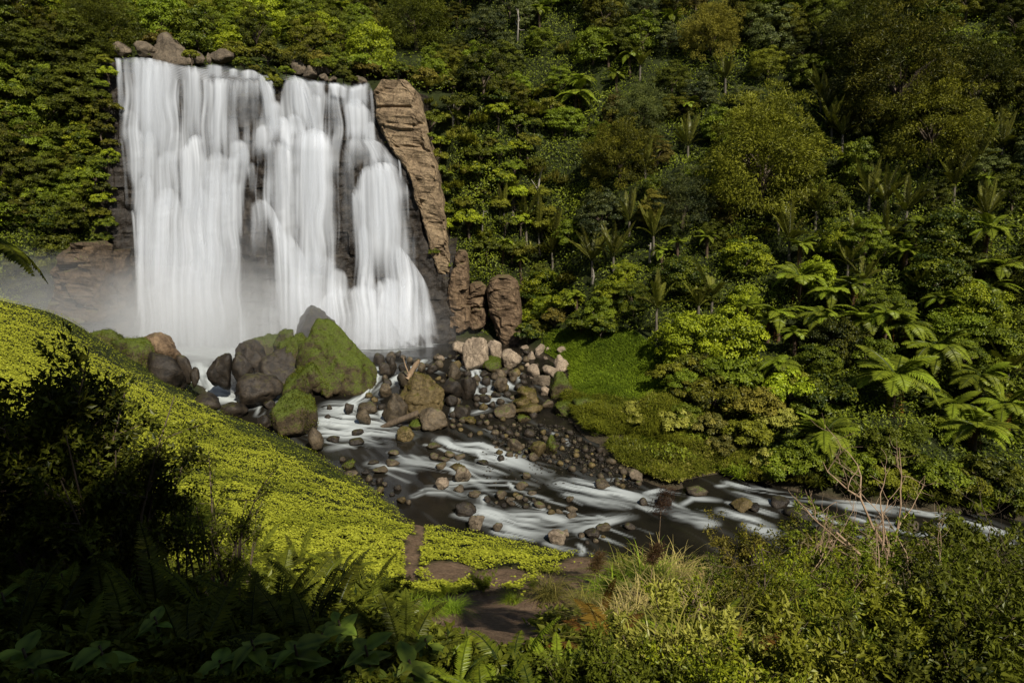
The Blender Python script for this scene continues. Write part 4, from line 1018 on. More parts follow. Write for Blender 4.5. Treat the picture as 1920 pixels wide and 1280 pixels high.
for lm, cs in by.items():
    cnt = {}
    cs.sort(key=lambda c: math.hypot(STONE_LM[lm][0] - c[0], STONE_LM[lm][1] - c[1]))
    for c in cs:
        cnt[c[4]] = cnt.get(c[4], 0) + 1
        lab = 'small %s river stone, %s nearest to %s' % (COLW[c[4]], ordinal(cnt[c[4]]), lm)
        add_rock(c[0], c[1], c[2], c[3], c[4], lab, name='river_stone', group='small stones of the river bed', me=STONE_ME[rs.integers(8)])

# pebbles too small to count, in the shallows of the bar
P = []
for _ in range(2600):
    px = rs.uniform(900, 1205); py = rs.uniform(775, 915)
    if not in_bar(px, py) and rs.random() < .9: continue
    P.append(at_w(px, py))
P = np.array(P); D2, F2 = ICO[2] if False else (unit(np.array([(1, 0, 0), (-1, 0, 0), (0, 1, 0), (0, -1, 0), (0, 0, 1), (0, 0, -1)], float)), np.array([(0, 2, 4), (2, 1, 4), (1, 3, 4), (3, 0, 4), (2, 0, 5), (1, 2, 5), (3, 1, 5), (0, 3, 5)]))
sz = rs.uniform(.05, .16, (len(P), 1, 3)) * np.array([1, 1, .6])
jit = rs.uniform(.6, 1.2, (len(P), 6, 1))
ang = rs.uniform(0, 6.28, len(P)); ca, sa = np.cos(ang), np.sin(ang)
Rm = np.zeros((len(P), 3, 3)); Rm[:, 0, 0] = ca; Rm[:, 0, 1] = -sa; Rm[:, 1, 0] = sa; Rm[:, 1, 1] = ca; Rm[:, 2, 2] = 1
Vp = np.einsum('nij,nkj->nki', Rm, D2[None] * sz * jit) + P[:, None, :] + np.array([0, 0, .02])
Fp = (F2[None] + (np.arange(len(P)) * 6)[:, None, None]).reshape(-1, 3)
tag(obj('gravel', mesh_np('gravel', Vp.reshape(-1, 3), Fp, True), M['wet_rock']), 'brown gravel of the low bar along the right bank', 'gravel', kind='stuff')

# driftwood
def tube(pts, rad, n=7):
    pts = np.asarray(pts, float); rad = np.asarray(rad, float) * np.ones(len(pts))
    V = []; F = []
    tang = np.gradient(pts, axis=0); tang = unit(tang)
    up = np.array([0, 0, 1.0])
    for i in range(len(pts)):
        t = tang[i]; u = np.cross(t, up)
        if np.linalg.norm(u) < 0.05: u = np.cross(t, [1, 0, 0])
        u = u / np.linalg.norm(u); v = np.cross(u, t)
        th = np.linspace(0, 2 * math.pi, n, endpoint=False)
        V.append(pts[i] + rad[i] * (np.cos(th)[:, None] * u + np.sin(th)[:, None] * v))
    V = np.array(V).reshape(-1, 3); idx = np.arange(len(pts) * n).reshape(len(pts), n)
    q = np.stack([idx[:-1], np.roll(idx, -1, 1)[:-1], np.roll(idx, -1, 1)[1:], idx[1:]], -1).reshape(-1, 4)
    return V, q
def join(parts):
    V = []; F = []; o = 0
    for v, f in parts:
        V.append(v); F.append(f + o); o += len(v)
    return np.vstack(V), np.vstack(F)
bark = {}
def bark_mat(name, c1, c2, scale=6.0):
    m, nt, out = new_mat(name); Lk = nt.links.new
    tcn = N(nt, 'ShaderNodeTexCoord')
    mp = N(nt, 'ShaderNodeMapping'); mp.inputs['Scale'].default_value = (1, 1, .3); Lk(tcn.outputs['Object'], mp.inputs[0])
    n = N(nt, 'ShaderNodeTexNoise'); n.inputs['Scale'].default_value = scale; n.inputs['Detail'].default_value = 8; Lk(mp.outputs[0], n.inputs['Vector'])
    r = ramp(nt, [(0.3, c1), (0.7, c2)], n.outputs[0])
    bs = N(nt, 'ShaderNodeBsdfPrincipled'); bs.inputs['Roughness'].default_value = .85; Lk(r.outputs[0], bs.inputs['Base Color'])
    b = N(nt, 'ShaderNodeBump'); b.inputs['Strength'].default_value = .6; b.inputs['Distance'].default_value = .05; Lk(n.outputs[0], b.inputs['Height']); Lk(b.outputs[0], bs.inputs['Normal'])
    Lk(bs.outputs[0], out.inputs[0]); return m
M['drift'] = bark_mat('driftwood', (.22, .14, .08), (.42, .30, .19)); M['bark'] = bark_mat('brown_bark', (.05, .035, .022), (.13, .095, .06))
M['palm_bark'] = bark_mat('palm_bark', (.07, .06, .045), (.17, .145, .105)); M['pale_bark'] = bark_mat('pale_bark', (.22, .19, .15), (.42, .38, .32)); M['fern_bark'] = bark_mat('fern_trunk_fibre', (.03, .019, .011), (.11, .066, .036), 10)
def wood(label, pts, rad, mat='drift'):
    V, q = tube(pts, rad, 8); o0 = V.mean(0)
    tag(obj('driftwood', mesh_np('driftwood', V - o0, q, True), M[mat], None, tuple(o0)), label, 'driftwood', 'driftwood caught on the boulders')
wood('split tan driftwood branch jutting up behind the olive wedge boulder', [at(764, 710, 59), at(772, 697, 59.2), at(780, 684, 59), at(787, 674, 58.8)], [.28, .24, .26, .10])
wood('thin pale driftwood stick standing by the split branch', [at(766, 700, 58.5), at(760, 685, 58.4), at(756, 670, 58.3)], [.07, .06, .04])
wood('mossy log lying in front of the olive wedge boulder', [at(712, 803, 52.0), at(735, 793, 52.0), at(758, 784, 52.1), at(785, 774, 52.4)], [.16, .26, .24, .28], 'bark')
# ------------------------------------------------------------------ foliage builders
def leaf_geo(P, D, Nn, L, W, fold=0.15, k=0.45):
    """one kinked rhombic leaf (4 verts) per point"""
    D = unit(D); S = unit(np.cross(D, Nn)); Nn = np.cross(S, D)
    L = np.asarray(L)[:, None] if np.ndim(L) else np.full((len(P), 1), L)
    W = np.asarray(W)[:, None] if np.ndim(W) else np.full((len(P), 1), W)
    mid = P + D * L * k + Nn * W * fold
    V = np.stack([P, mid + S * W * .5, P + D * L, mid - S * W * .5], 1)
    return V.reshape(-1, 3), np.arange(len(P) * 4).reshape(-1, 4)
def rand_dirs(r, n):
    return unit(r.normal(size=(n, 3)))
def leaves_mesh(name, P, D, Nn, L, W, tint, fold=0.15, k=0.45):
    V, F = leaf_geo(P, D, Nn, L, W, fold, k)
    me = mesh_np(name, V, F, False); attr(me, 'tint', np.repeat(np.clip(tint, 0, 1), 4)); return me

def crown_points(r, R, nclump, per, cz, clump=(.24, .42), low=-0.35, irregular=.25, full=.45):
    """leaf positions gathered in clumps through an uneven crown"""
    Ps = []; Ns = []; Ts = []
    dirs = rand_dirs(r, nclump * 3); dirs = dirs[dirs[:, 2] > low][:nclump]
    Rn = np.asarray(R, float)
    for d in dirs:
        rad = r.uniform(.45, 1.0) ** .6 * (1 + irregular * r.normal() * .5)
        c = d * Rn * rad
        rc = r.uniform(*clump) * Rn.mean()
        n = int(per * r.uniform(.6, 1.4))
        q = rand_dirs(r, n); q[:, 2] = np.abs(q[:, 2]) * (1 - full) + q[:, 2] * full + .1 * (1 - full); q = unit(q + .45 * d)
        rr = r.uniform(.55, 1.05, (n, 1)) ** .5
        Ps.append(c + q * rc * rr * np.array([1, 1, .85])); Ns.append(unit(q + .38 * r.normal(size=(n, 3)) + np.array([0, 0, .25])))
        Ts.append(.5 + .16 * r.normal() + .17 * r.normal(size=n))
    return np.vstack(Ps) + np.array([0, 0, cz]), np.vstack(Ns), np.concatenate(Ts)

def limbs(r, H, R, n=5, rad=.16):
    parts = [tube([(0, 0, -.8), (.08 * r.normal(), .08 * r.normal(), H * .4), (.15 * r.normal(), .15 * r.normal(), H * .85)], [rad * 1.25, rad, rad * .55], 6)]
    for _ in range(n):
        a = r.uniform(0, 6.28); e = r.uniform(.5, .95)
        z0 = H * r.uniform(.4, .75)
        tip = np.array([math.cos(a) * R * e, math.sin(a) * R * e, H + R * r.uniform(-.1, .5)])
        mid = np.array([tip[0] * .45, tip[1] * .45, (z0 + tip[2]) * .5 + .1 * R])
        parts.append(tube([(0, 0, z0), mid, tip], [rad * .55, rad * .4, rad * .12], 5))
    return join(parts)

def make_broad(seed, R=2.3, H=3.2, nclump=52, per=120, L=.24, W=.15, flat=.8, clump=(.22, .40), low=-.3):
    r = np.random.default_rng(seed)
    P, Nn, T = crown_points(r, (R, R, R * flat), nclump, per, H, clump, low)
    D = unit(np.cross(Nn, rand_dirs(r, len(P))) + np.array([0, 0, -.25]))
    cr = leaves_mesh('crown', P, D, Nn, L * r.uniform(.7, 1.25, len(P)), W * r.uniform(.75, 1.2, len(P)), T)
    V, q = limbs(r, H, R * .8, 6, .05 * R + .04)
    return cr, mesh_np('trunk', V, q, True)
def make_conifer(seed, R=4.6, H=5.0, nclump=150, per=130, L=.30, W=.085, tall=1.35):
    r = np.random.default_rng(seed)
    P, Nn, T = crown_points(r, (R, R, R * tall), nclump, per, H, (.12, .24), -.75, .35, .7)
    D = unit(rand_dirs(r, len(P)) * .8 + unit(P - np.array([0, 0, H])) * .7 + np.array([0, 0, -.2]))
    cr = leaves_mesh('crown', P, D, Nn, L * r.uniform(.6, 1.3, len(P)), W * r.uniform(.7, 1.3, len(P)), T)
    V, q = limbs(r, H, R * .75, 12, .28)
    return cr, mesh_np('trunk', V, q, True)

def frond_mesh(name, r, length=2.2, npair=24, wid=.48, droop=1.0, rise=.5, pw=.085, taper=.9, upright=False):
    """a feathered frond along +x: midrib and paired pinnae"""
    s = np.linspace(0, 1, 10)
    x = length * (s - .12 * s ** 2); z = length * (rise * s - droop * .62 * s ** 2.1)
    mid = np.stack([x, np.zeros_like(x), z], -1)
    V1, q1 = tube(mid, np.interp(s, [0, 1], [.028, .006]) * (length / 2.0), 4)
    t = np.linspace(.13, .985, npair)
    bx = np.interp(t, s, x); bz = np.interp(t, s, z)
    tx = np.gradient(bx); tz = np.gradient(bz); tan = unit(np.stack([tx, 0 * tx, tz], -1))
    nrm = np.stack([-tan[:, 2], 0 * tx, tan[:, 0]], -1)
    Ls = wid * np.sin(np.pi * np.clip(t * .93 + .06, 0, 1)) ** .75 * (1 - .25 * t)
    Vs = [V1]; Fs = [q1]; tints = [np.full(len(V1), .15)]; o = len(V1)
    for sg in (-1, 1):
        P = np.stack([bx, 0 * bx, bz], -1)
        D = unit(tan * (.45 if not upright else .9) + np.array([0, sg, 0]) + nrm * (-.22 if not upright else .25) + .06 * r.normal(size=(npair, 3)))
        v, f = leaf_geo(P, D, nrm + .12 * r.normal(size=(npair, 3)), Ls * r.uniform(.9, 1.08, npair), np.full(npair, pw) * (.5 + Ls / Ls.max() * .6) * length / 2.2 * 1.1, .18, .3)
        Vs.append(v); Fs.append(f + o); o += len(v); tints.append(np.repeat(np.clip(.55 + .12 * r.normal(size=npair) + .25 * (t - .5), 0, 1), 4))
    me = mesh_np(name, np.vstack(Vs), np.vstack(Fs), False); attr(me, 'tint', np.concatenate(tints)); return me
_r = np.random.default_rng(5)
FERN_FROND = [frond_mesh('frond', _r, 2.3, 30, .62, d, ri, .10) for d, ri in ((.85, .5), (1.1, .5), (.7, .6), (1.3, .42))]
PALM_FROND = [frond_mesh('frond', _r, 2.4, 26, .62, d, ri, .10, upright=True) for d, ri in ((.5, 1.15), (.65, 1.5), (.4, 1.9), (.8, .85))]
DEAD_FROND = [frond_mesh('dead_frond', _r, 1.7, 18, .26, 2.6, -.2, .06)]
GFERN_FROND = [frond_mesh('frond', _r, 1.0, 30, .17, d, ri, .075) for d, ri in ((.9, .8), (1.1, .6), (.7, 1.1))]

LEAF = dict(
    bright=leaf_mat('leaf_bright_green', (.028, .050, .006), (.175, .220, .022), .30, .05),
    mid=leaf_mat('leaf_mid_green', (.018, .034, .006), (.098, .130, .018), .28, .05),
    olive=leaf_mat('leaf_olive', (.020, .025, .005), (.098, .108, .020), .25, .04),
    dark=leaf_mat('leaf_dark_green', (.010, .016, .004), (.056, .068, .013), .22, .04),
    grey=leaf_mat('leaf_grey_green', (.016, .026, .012), (.075, .095, .042), .22, .06),
    yellow=leaf_mat('leaf_yellow_green', (.050, .056, .012), (.165, .172, .062), .30, .05),
    brownish=leaf_mat('leaf_brown_green', (.026, .026, .008), (.105, .098, .030), .22, .03),
    fern=leaf_mat('leaf_fern', (.034, .054, .008), (.128, .168, .026), .35, .05),
    palm=leaf_mat('leaf_palm', (.020, .026, .006), (.080, .088, .022), .28, .10),
    dead=leaf_mat('leaf_dead_fern', (.040, .022, .010), (.150, .080, .032), .2, .02),
    mound=leaf_mat('leaf_ground_cover', (.095, .113, .009), (.48, .50, .048), .25, .05, 0.0),
    sedge=leaf_mat('leaf_sedge', (.04, .045, .012), (.11, .108, .045), .25, .06),
    straw=leaf_mat('leaf_straw', (.10, .08, .042), (.20, .178, .12), .2, .03),
    grass=leaf_mat('leaf_grass', (.048, .080, .010), (.135, .195, .026), .3, .03, 0.0),
    drygrass=leaf_mat('leaf_olive_grass', (.035, .046, .007), (.098, .112, .020), .3, .03, 0.0),
)
def set_mat(o, m):
    o.material_slots[0].link = 'OBJECT'; o.material_slots[0].material = m

def tufts_mesh(seed, ntuft, nblade, R, L=.8, W=.05, flat=.7, stiff=.8):
    """clusters of arching blades"""
    r = np.random.default_rng(seed); V = []; F = []; T = []; o = 0
    for k in range(ntuft):
        c = rand_dirs(r, 1)[0] * R * r.uniform(.2, 1) ** .5; c[2] = abs(c[2]) * flat
        n = nblade
        a = r.uniform(0, 6.28, n); el = r.uniform(.25, 1.35, n); l = L * r.uniform(.6, 1.25, n)
        d = np.stack([np.cos(a) * np.cos(el), np.sin(a) * np.cos(el), np.sin(el)], -1)
        side = np.stack([-np.sin(a), np.cos(a), 0 * a], -1) * W * .5
        b0 = c + .03 * r.normal(size=(n, 3))
        m1 = b0 + d * (l * .5)[:, None] + np.array([0, 0, 1]) * (.05 * l * stiff)[:, None]
        tip = b0 + d * l[:, None] - np.array([0, 0, 1]) * (l * (.55 - .35 * stiff))[:, None]
        v = np.stack([b0 - side * .6, b0 + side * .6, m1 + side, m1 - side, tip], 1).reshape(-1, 3)
        i = np.arange(n)[:, None] * 5 + o
        F.append((i + np.array([[0, 1, 2, 3]]), i + np.array([[3, 2, 4]])))
        V.append(v); o += len(v); T.append(np.repeat(np.clip(.5 + .15 * r.normal() + .2 * r.normal(size=n), 0, 1), 5))
    me = mesh_np('blades', np.vstack(V), [np.vstack([f[0] for f in F]), np.vstack([f[1] for f in F])], False)
    attr(me, 'tint', np.concatenate(T)); return me

BROAD = [make_broad(100 + k, R=r_, H=h_, nclump=nc, per=110, flat=fl, low=-.75) for k, (r_, h_, nc, fl) in enumerate([(2.3, 2.0, 84, 1.0), (2.6, 1.8, 92, .85), (2.0, 2.4, 76, 1.25), (2.8, 2.0, 100, .9), (2.2, 1.8, 80, 1.05)])]
FINE = [make_broad(200 + k, R=r_, H=h_, nclump=nc, per=170, L=.18, W=.085, flat=fl, clump=(.16, .30), low=-.75) for k, (r_, h_, nc, fl) in enumerate([(2.4, 2.0, 96, 1.0), (2.1, 2.6, 86, 1.3), (2.7, 2.0, 104, .9), (2.3, 1.8, 92, 1.1)])]
TALL = [make_conifer(300, 4.6, 4.2, 330, 110, tall=1.2), make_conifer(301, 4.4, 3.8, 300, 110, tall=1.05)]
SHRUB = [make_broad(400 + k, R=r_, H=.75, nclump=40, per=100, L=.19, W=.11, flat=.75, low=-.05) for k, r_ in enumerate((1.25, 1.5, 1.1))]
TUFT = [tufts_mesh(500 + k, 16, 34, 1.5, .95, .07) for k in range(3)]
for cr, tk in BROAD + FINE + TALL + SHRUB:
    cr.materials.append(LEAF['mid']); tk.materials.append(M['bark'])
for me in TUFT: me.materials.append(LEAF['yellow'])
for lst, mk in ((FERN_FROND, 'fern'), (PALM_FROND, 'palm'), (DEAD_FROND, 'dead'), (GFERN_FROND, 'dark')):
    for me in lst: me.materials.append(LEAF[mk])

def put_tree(kind, p, leafk, scale=1.0, rz=0.0, var=0, sz=1.0, trunkmat=None, lean=(0, 0)):
    lst = {'broad': BROAD, 'fine': FINE, 'tall': TALL, 'shrub': SHRUB}[kind]
    cr, tk = lst[var % len(lst)]
    nm = {'broad': 'broadleaf_tree', 'fine': 'small_leaved_tree', 'tall': 'tall_forest_tree', 'shrub': 'shrub'}[kind]
    e = empty(nm, tuple(p)); e.rotation_euler = (lean[0], lean[1], rz); e.scale = (scale, scale, scale * sz)
    c = obj('crown' if kind != 'shrub' else 'foliage', cr, None, e); set_mat(c, LEAF[leafk])
    t = obj('trunk' if kind != 'shrub' else 'stems', tk, None, e)
    if trunkmat: set_mat(t, trunkmat)
    return e
def put_tuft(p, leafk, scale=1.0, rz=0.0, var=0):
    o = obj('tufted_plant', TUFT[var % len(TUFT)], None, None, tuple(p)); o.rotation_euler = (0, 0, rz); o.scale = (scale,) * 3; set_mat(o, LEAF[leafk]); return o
TR_ME = {}
def trunk_me(h, rad, kind):
    k = (round(h, 1), rad, kind)
    if k not in TR_ME:
        r = np.random.default_rng(int(h * 10)); z = np.linspace(-.8, h, 9)
        bx = .12 * np.sin(z * .6 + h); by = .1 * np.cos(z * .5)
        bx = bx - bx[-1]; by = by - by[-1]
        V, q = tube(np.stack([bx, by, z], -1), np.interp(z, [-.8, h * .5, h], [rad * 1.25, rad, rad * (1.25 if kind == 'fern' else .8)]), 9)
        me = mesh_np('trunk', V, q, True); me.materials.append(M['fern_bark'] if kind == 'fern' else M['palm_bark']); TR_ME[k] = me
    return TR_ME[k]
def put_fern(crown_p, h, size=1.0, nf=18, leafk='fern', seed=0, dead=4, droop=0.0):
    r = np.random.default_rng(seed + 77)
    e = empty('tree_fern', (crown_p[0], crown_p[1], crown_p[2] - h))
    obj('trunk', trunk_me(h, .15, 'fern'), None, e)
    a0 = r.uniform(0, 6.28)
    for i in range(nf):
        f = obj('frond', FERN_FROND[r.integers(4)], None, e, (0, 0, h + .02 * (i % 5)))
        f.rotation_euler = (r.uniform(-.25, .25), r.uniform(-.25, .22) + droop - (.45 if i % 4 == 0 else 0), a0 + i * 2.39996 + r.uniform(-.15, .15))
        f.scale = (size * r.uniform(.82, 1.1),) * 3; set_mat(f, LEAF[leafk])
    for i in range(dead):
        f = obj('dead_frond', DEAD_FROND[0], None, e, (0, 0, h - .05)); f.rotation_euler = (0, .25 + r.uniform(0, .3), r.uniform(0, 6.28)); f.scale = (size * .9,) * 3
    return e
def put_palm(crown_p, h, size=1.0, nf=13, seed=0):
    r = np.random.default_rng(seed + 177)
    e = empty('palm', (crown_p[0], crown_p[1], crown_p[2] - h))
    obj('trunk', trunk_me(h, .13, 'palm'), None, e)
    a0 = r.uniform(0, 6.28)
    for i in range(nf):
        f = obj('frond', PALM_FROND[(i * 3 + int(r.integers(2))) % 4], None, e, (0, 0, h - .05))
        f.rotation_euler = (r.uniform(-.2, .2), r.uniform(-.2, .1), a0 + i * 2.39996); f.scale = (size * r.uniform(.85, 1.1),) * 3
        set_mat(f, LEAF['palm'])
    return e

# landmarks that labels are measured from
FLM = {'the left end of the falls lip': (225, 100), 'the largest lip boulder': (322, 94), 'the right lip boulder pile': (590, 135), 'the top of the tan buttress': (740, 150), 'the broad brown rock column': (945, 580),
       'the tall palm with a bare trunk': (1230, 570), 'the big drooping tree fern': (1680, 690), 'the yellow-green tree fern over the river': (1545, 810), 'the bright grass bank': (1150, 700),
       'the huge olive forest tree': (1430, 270), 'the dark forest tree high on the right': (1680, 200), 'the white bare trunk beside the buttress': (850, 215), 'the tree fern pair high on the slope': (1080, 165),
       'the upper left photo corner': (0, 0), 'the upper right photo corner': (1920, 0), 'the middle of the top edge': (960, 0), 'the grassy point at the river bend': (1310, 870), 'the brown rock face in the mist': (140, 520),
       'the right photo edge above the river': (1920, 850), 'the middle of the right photo edge': (1920, 450), 'the middle of the left photo edge': (0, 350), 'the middle of the top right edge': (1450, 0), 'the left part of the top edge': (480, 0)}
PENDING = []
def later(o, noun, cat, group, top):           # label once every position is known
    PENDING.append((o, noun, cat, group, np.asarray(top, float)))
def label_pending():
    buckets = {}
    for o, noun, cat, group, top in PENDING:
        px, py, dep = project(top)
        lm = min(FLM, key=lambda k: math.hypot(FLM[k][0] - px, FLM[k][1] - py))
        buckets.setdefault((noun, lm), []).append((math.hypot(FLM[lm][0] - px, FLM[lm][1] - py), o, cat, group))
    for (noun, lm), lst in buckets.items():
        lst.sort(key=lambda t: t[0])
        for i, (d, o, cat, group) in enumerate(lst):
            tag(o, '%s, %s %s' % (noun, 'nearest to' if i == 0 else ordinal(i + 1) + ' nearest to', lm), cat, group)
    PENDING.clear()

# ------------------------------------------------------------------ forest on the hill, above the falls and on the left wall
rf = np.random.default_rng(11)
COLN = {'bright': 'bright green', 'mid': 'mid green', 'olive': 'olive', 'dark': 'dark green', 'grey': 'grey-green', 'yellow': 'yellow-green', 'brownish': 'brown-tinged', 'fern': 'green', 'palm': 'green'}
KN = {'broad': 'broadleaf tree', 'fine': 'fine-leaved tree', 'tall': 'tall forest tree', 'shrub': 'shrub', 'tuft': 'tufted plant'}
TAKEN = []                                     # image positions of the hand-placed plants
def grow(kind, leafk, p, scale=1.0, var=0, sz=1.0):
    rz = rf.uniform(0, 6.28)
    if kind == 'tuft':
        o = put_tuft(p + np.array([0, 0, -.1]), leafk, scale, rz, var); top = p + np.array([0, 0, .6 * scale])
    else:
        o = put_tree(kind, p, leafk, scale, rz, var, sz); top = p + np.array([0, 0, {'broad': 2.6, 'fine': 2.8, 'tall': 5, 'shrub': .9}[kind] * scale])
    later(o, '%s %s' % (COLN[leafk], KN[kind]), {'broad': 'tree', 'fine': 'tree', 'tall': 'tree', 'shrub': 'shrub', 'tuft': 'plant'}[kind],
          {'broad': 'broadleaf trees of the gorge forest', 'fine': 'fine-leaved trees of the gorge forest', 'tall': 'tall trees of the gorge forest', 'shrub': 'shrubs of the gorge', 'tuft': 'tufted plants of the gorge'}[kind], top)
    return o
def on_hill(px, py, lift=0.0):                 # ground point whose plant top (lift metres up) shows at the pixel
    g = hit_ground(px, py + 0)[0]
    dep = project(g)[2]
    return hit_ground(px, py + lift * FPX / dep * .93)[0]

# hand-placed: tree ferns (crown pixel, trunk height, crown width in pixels)
for i, (px, py, h, wpx, nf, lk, dr) in enumerate([
        (1680, 705, 4.0, 150, 22, 'fern', .12), (1548, 812, 2.6, 118, 20, 'fern', .05), (1620, 600, 3.0, 105, 16, 'fern', .1), (1540, 590, 3.0, 95, 16, 'fern', .1), (1460, 590, 3.0, 85, 14, 'fern', .05), (1400, 575, 3.2, 55, 13, 'fern', 0),
        (1500, 520, 3.4, 100, 17, 'fern', .15), (1555, 545, 3.0, 85, 15, 'fern', .2), (1440, 600, 2.5, 60, 14, 'fern', .1), (1490, 625, 2.4, 60, 14, 'fern', .1), (1700, 610, 3.0, 95, 15, 'fern', .1), (1665, 590, 4.2, 90, 16, 'mid', .1),
        (1600, 535, 3.0, 75, 15, 'mid', .1), (1840, 705, 3.0, 105, 17, 'fern', .12), (1760, 650, 3.0, 120, 18, 'fern', .1), (1460, 680, 2.4, 80, 15, 'mid', .3), (1880, 500, 4.0, 85, 16, 'fern', .15), (1860, 540, 3.5, 80, 15, 'mid', .2),
        (1855, 430, 6.0, 85, 16, 'fern', .15), (1080, 178, 4.0, 75, 17, 'fern', .2), (1090, 150, 4.0, 60, 15, 'fern', .1), (1140, 85, 3.5, 55, 15, 'fern', .05), (1180, 105, 3.0, 50, 14, 'mid', .1), (1290, 195, 3.0, 46, 13, 'fern', .1),
        (1155, 140, 2.5, 45, 12, 'fern', .1), (945, 455, 3.2, 42, 14, 'fern', .15), (975, 485, 2.6, 40, 13, 'fern', .15), (1325, 445, 2.6, 46, 12, 'fern', .1), (1270, 455, 2.6, 44, 12, 'fern', .1), (1240, 470, 2.4, 44, 12, 'fern', .1),
        (1080, 555, 2.4, 44, 12, 'fern', .05), (1585, 295, 3.0, 46, 12, 'mid', .1), (1850, 335, 3.0, 52, 13, 'mid', .2), (1500, 460, 3.0, 56, 13, 'fern', .05), (1720, 420, 3.0, 60, 13, 'mid', .1), (1700, 470, 3.0, 60, 13, 'fern', .1),
        (1830, 800, 2.2, 130, 18, 'fern', .15), (1890, 760, 2.4, 110, 16, 'fern', .1), (1765, 560, 3.0, 70, 14, 'mid', .1), (640, 15, 3.0, 44, 12, 'fern', .1), (545, 55, 3.0, 40, 12, 'fern', .1), (1260, 30, 3.0, 46, 12, 'fern', .1),
        (1790, 760, 2.2, 100, 15, 'fern', .1), (1545, 115, 3.0, 44, 12, 'mid', .1), (1010, 20, 3.0, 44, 12, 'fern', .1)]):
    g = on_hill(px, py, h * .85); dep = project(g)[2]
    size = wpx * dep / FPX / 2 / 2.05
    c = at(px, py, g[1] - 0.2); hh = max(1.2, c[2] - float(ground_z(c[0], c[1])))
    o = put_fern(c, hh, size * 1.08, nf + 6, lk, i, 3 if wpx > 55 else 0, dr)
    noun = {0: None}.get(i, 1)
    if i == 0: tag(o, 'big tree fern with long drooping green fronds above the right river bank', 'tree fern', 'tree ferns of the gorge')
    elif i == 1: tag(o, 'bright yellow-green tree fern leaning over the river bank', 'tree fern', 'tree ferns of the gorge')
    else: later(o, 'green tree fern' if lk == 'fern' else 'dull green tree fern', 'tree fern', 'tree ferns of the gorge', c)
    TAKEN.append((px, py, wpx * .33))
# nikau-like palms
for i, (px, py, h, wpx) in enumerate([
        (1232, 560, 4.6, 58), (1335, 540, 3.0, 55), (1110, 470, 3.6, 62), (1150, 465, 3.4, 52), (1035, 460, 3.2, 46), (1225, 425, 3.6, 60), (1210, 300, 3.0, 46), (1010, 420, 3.6, 56), (985, 395, 3.4, 50), (945, 385, 3.2, 46),
        (960, 350, 3.0, 40), (1040, 430, 3.0, 46), (1180, 400, 3.0, 52), (1290, 260, 3.0, 46), (1200, 110, 3.0, 40), (1360, 135, 3.4, 42), (1560, 225, 3.0, 46), (1550, 190, 3.2, 46), (1580, 240, 3.0, 44), (1540, 165, 3.0, 42),
        (1630, 350, 3.0, 56), (1660, 360, 3.0, 56), (1530, 380, 3.2, 54), (1600, 440, 3.0, 52), (1480, 430, 4.0, 70), (1660, 430, 3.0, 60), (1790, 330, 3.4, 60), (1830, 290, 3.4, 60), (1850, 390, 3.4, 60), (1700, 380, 3.0, 56),
        (1540, 60, 3.0, 40), (1880, 260, 3.0, 56), (1310, 560, 2.6, 44), (1620, 510, 2.8, 52), (1730, 530, 2.8, 56), (1460, 395, 3.0, 50), (1890, 680, 2.6, 66), (1590, 480, 3.0, 50)]):
    g = on_hill(px, py, h * (.8 if i else .95)); dep = project(g)[2]
    c = at(px, py + wpx * .30, g[1] - 0.2); hh = max(1.2, c[2] - float(ground_z(c[0], c[1])))
    o = put_palm(c, hh, wpx * dep / FPX / 2 / 1.6, 12, i)
    if i == 0: tag(o, 'tall palm with a bare slender trunk rising behind the grass bank', 'palm', 'palms of the gorge forest')
    else: later(o, 'shuttlecock-shaped palm', 'palm', 'palms of the gorge forest', c + np.array([0, 0, .8]))
    TAKEN.append((px, py, wpx * .4))
# the huge trees
for px, py, hgt, sc, lk, v, lab in [
        (1425, 290, 6, 1.15, 'olive', 0, 'huge rounded olive forest tree in the middle of the right slope'),
        (1680, 130, 6, 1.15, 'olive', 0, 'huge dark olive forest tree high on the right slope'),
        (1740, 230, 5, .95, 'olive', 1, 'large olive forest tree just below the huge one high on the right'),
        (1160, 300, 4, .80, 'olive', 1, 'blurred olive-brown forest tree in the centre of the slope'),
        (1200, 215, 4, .62, 'grey', 1, 'grey-green domed forest tree above the centre of the slope'),
        (1600, 90, 4, .75, 'dark', 0, 'very dark forest tree near the top right'),
        (1330, 60, 5, .7, 'brownish', 1, 'brown-tinged forest tree at the top of the slope'),
        (780, 40, 5, .85, 'dark', 0, 'dark forest tree above the tan buttress'),
        (200, 60, 5, .80, 'dark', 1, 'dark forest tree above the left end of the lip'),
        (1280, 390, 4, .6, 'grey', 0, 'grey-green forest tree left of the palms on the middle slope'),
        (1820, 150, 5, .8, 'dark', 1, 'dark forest tree close to the right edge of the photo')]:
    g = on_hill(px, py, hgt * sc)
    e = put_tree('tall', g, lk, sc, rf.uniform(0, 6), v); tag(e, lab, 'tree', 'tall trees of the gorge forest')
    TAKEN.append((px, py, 60 * sc))

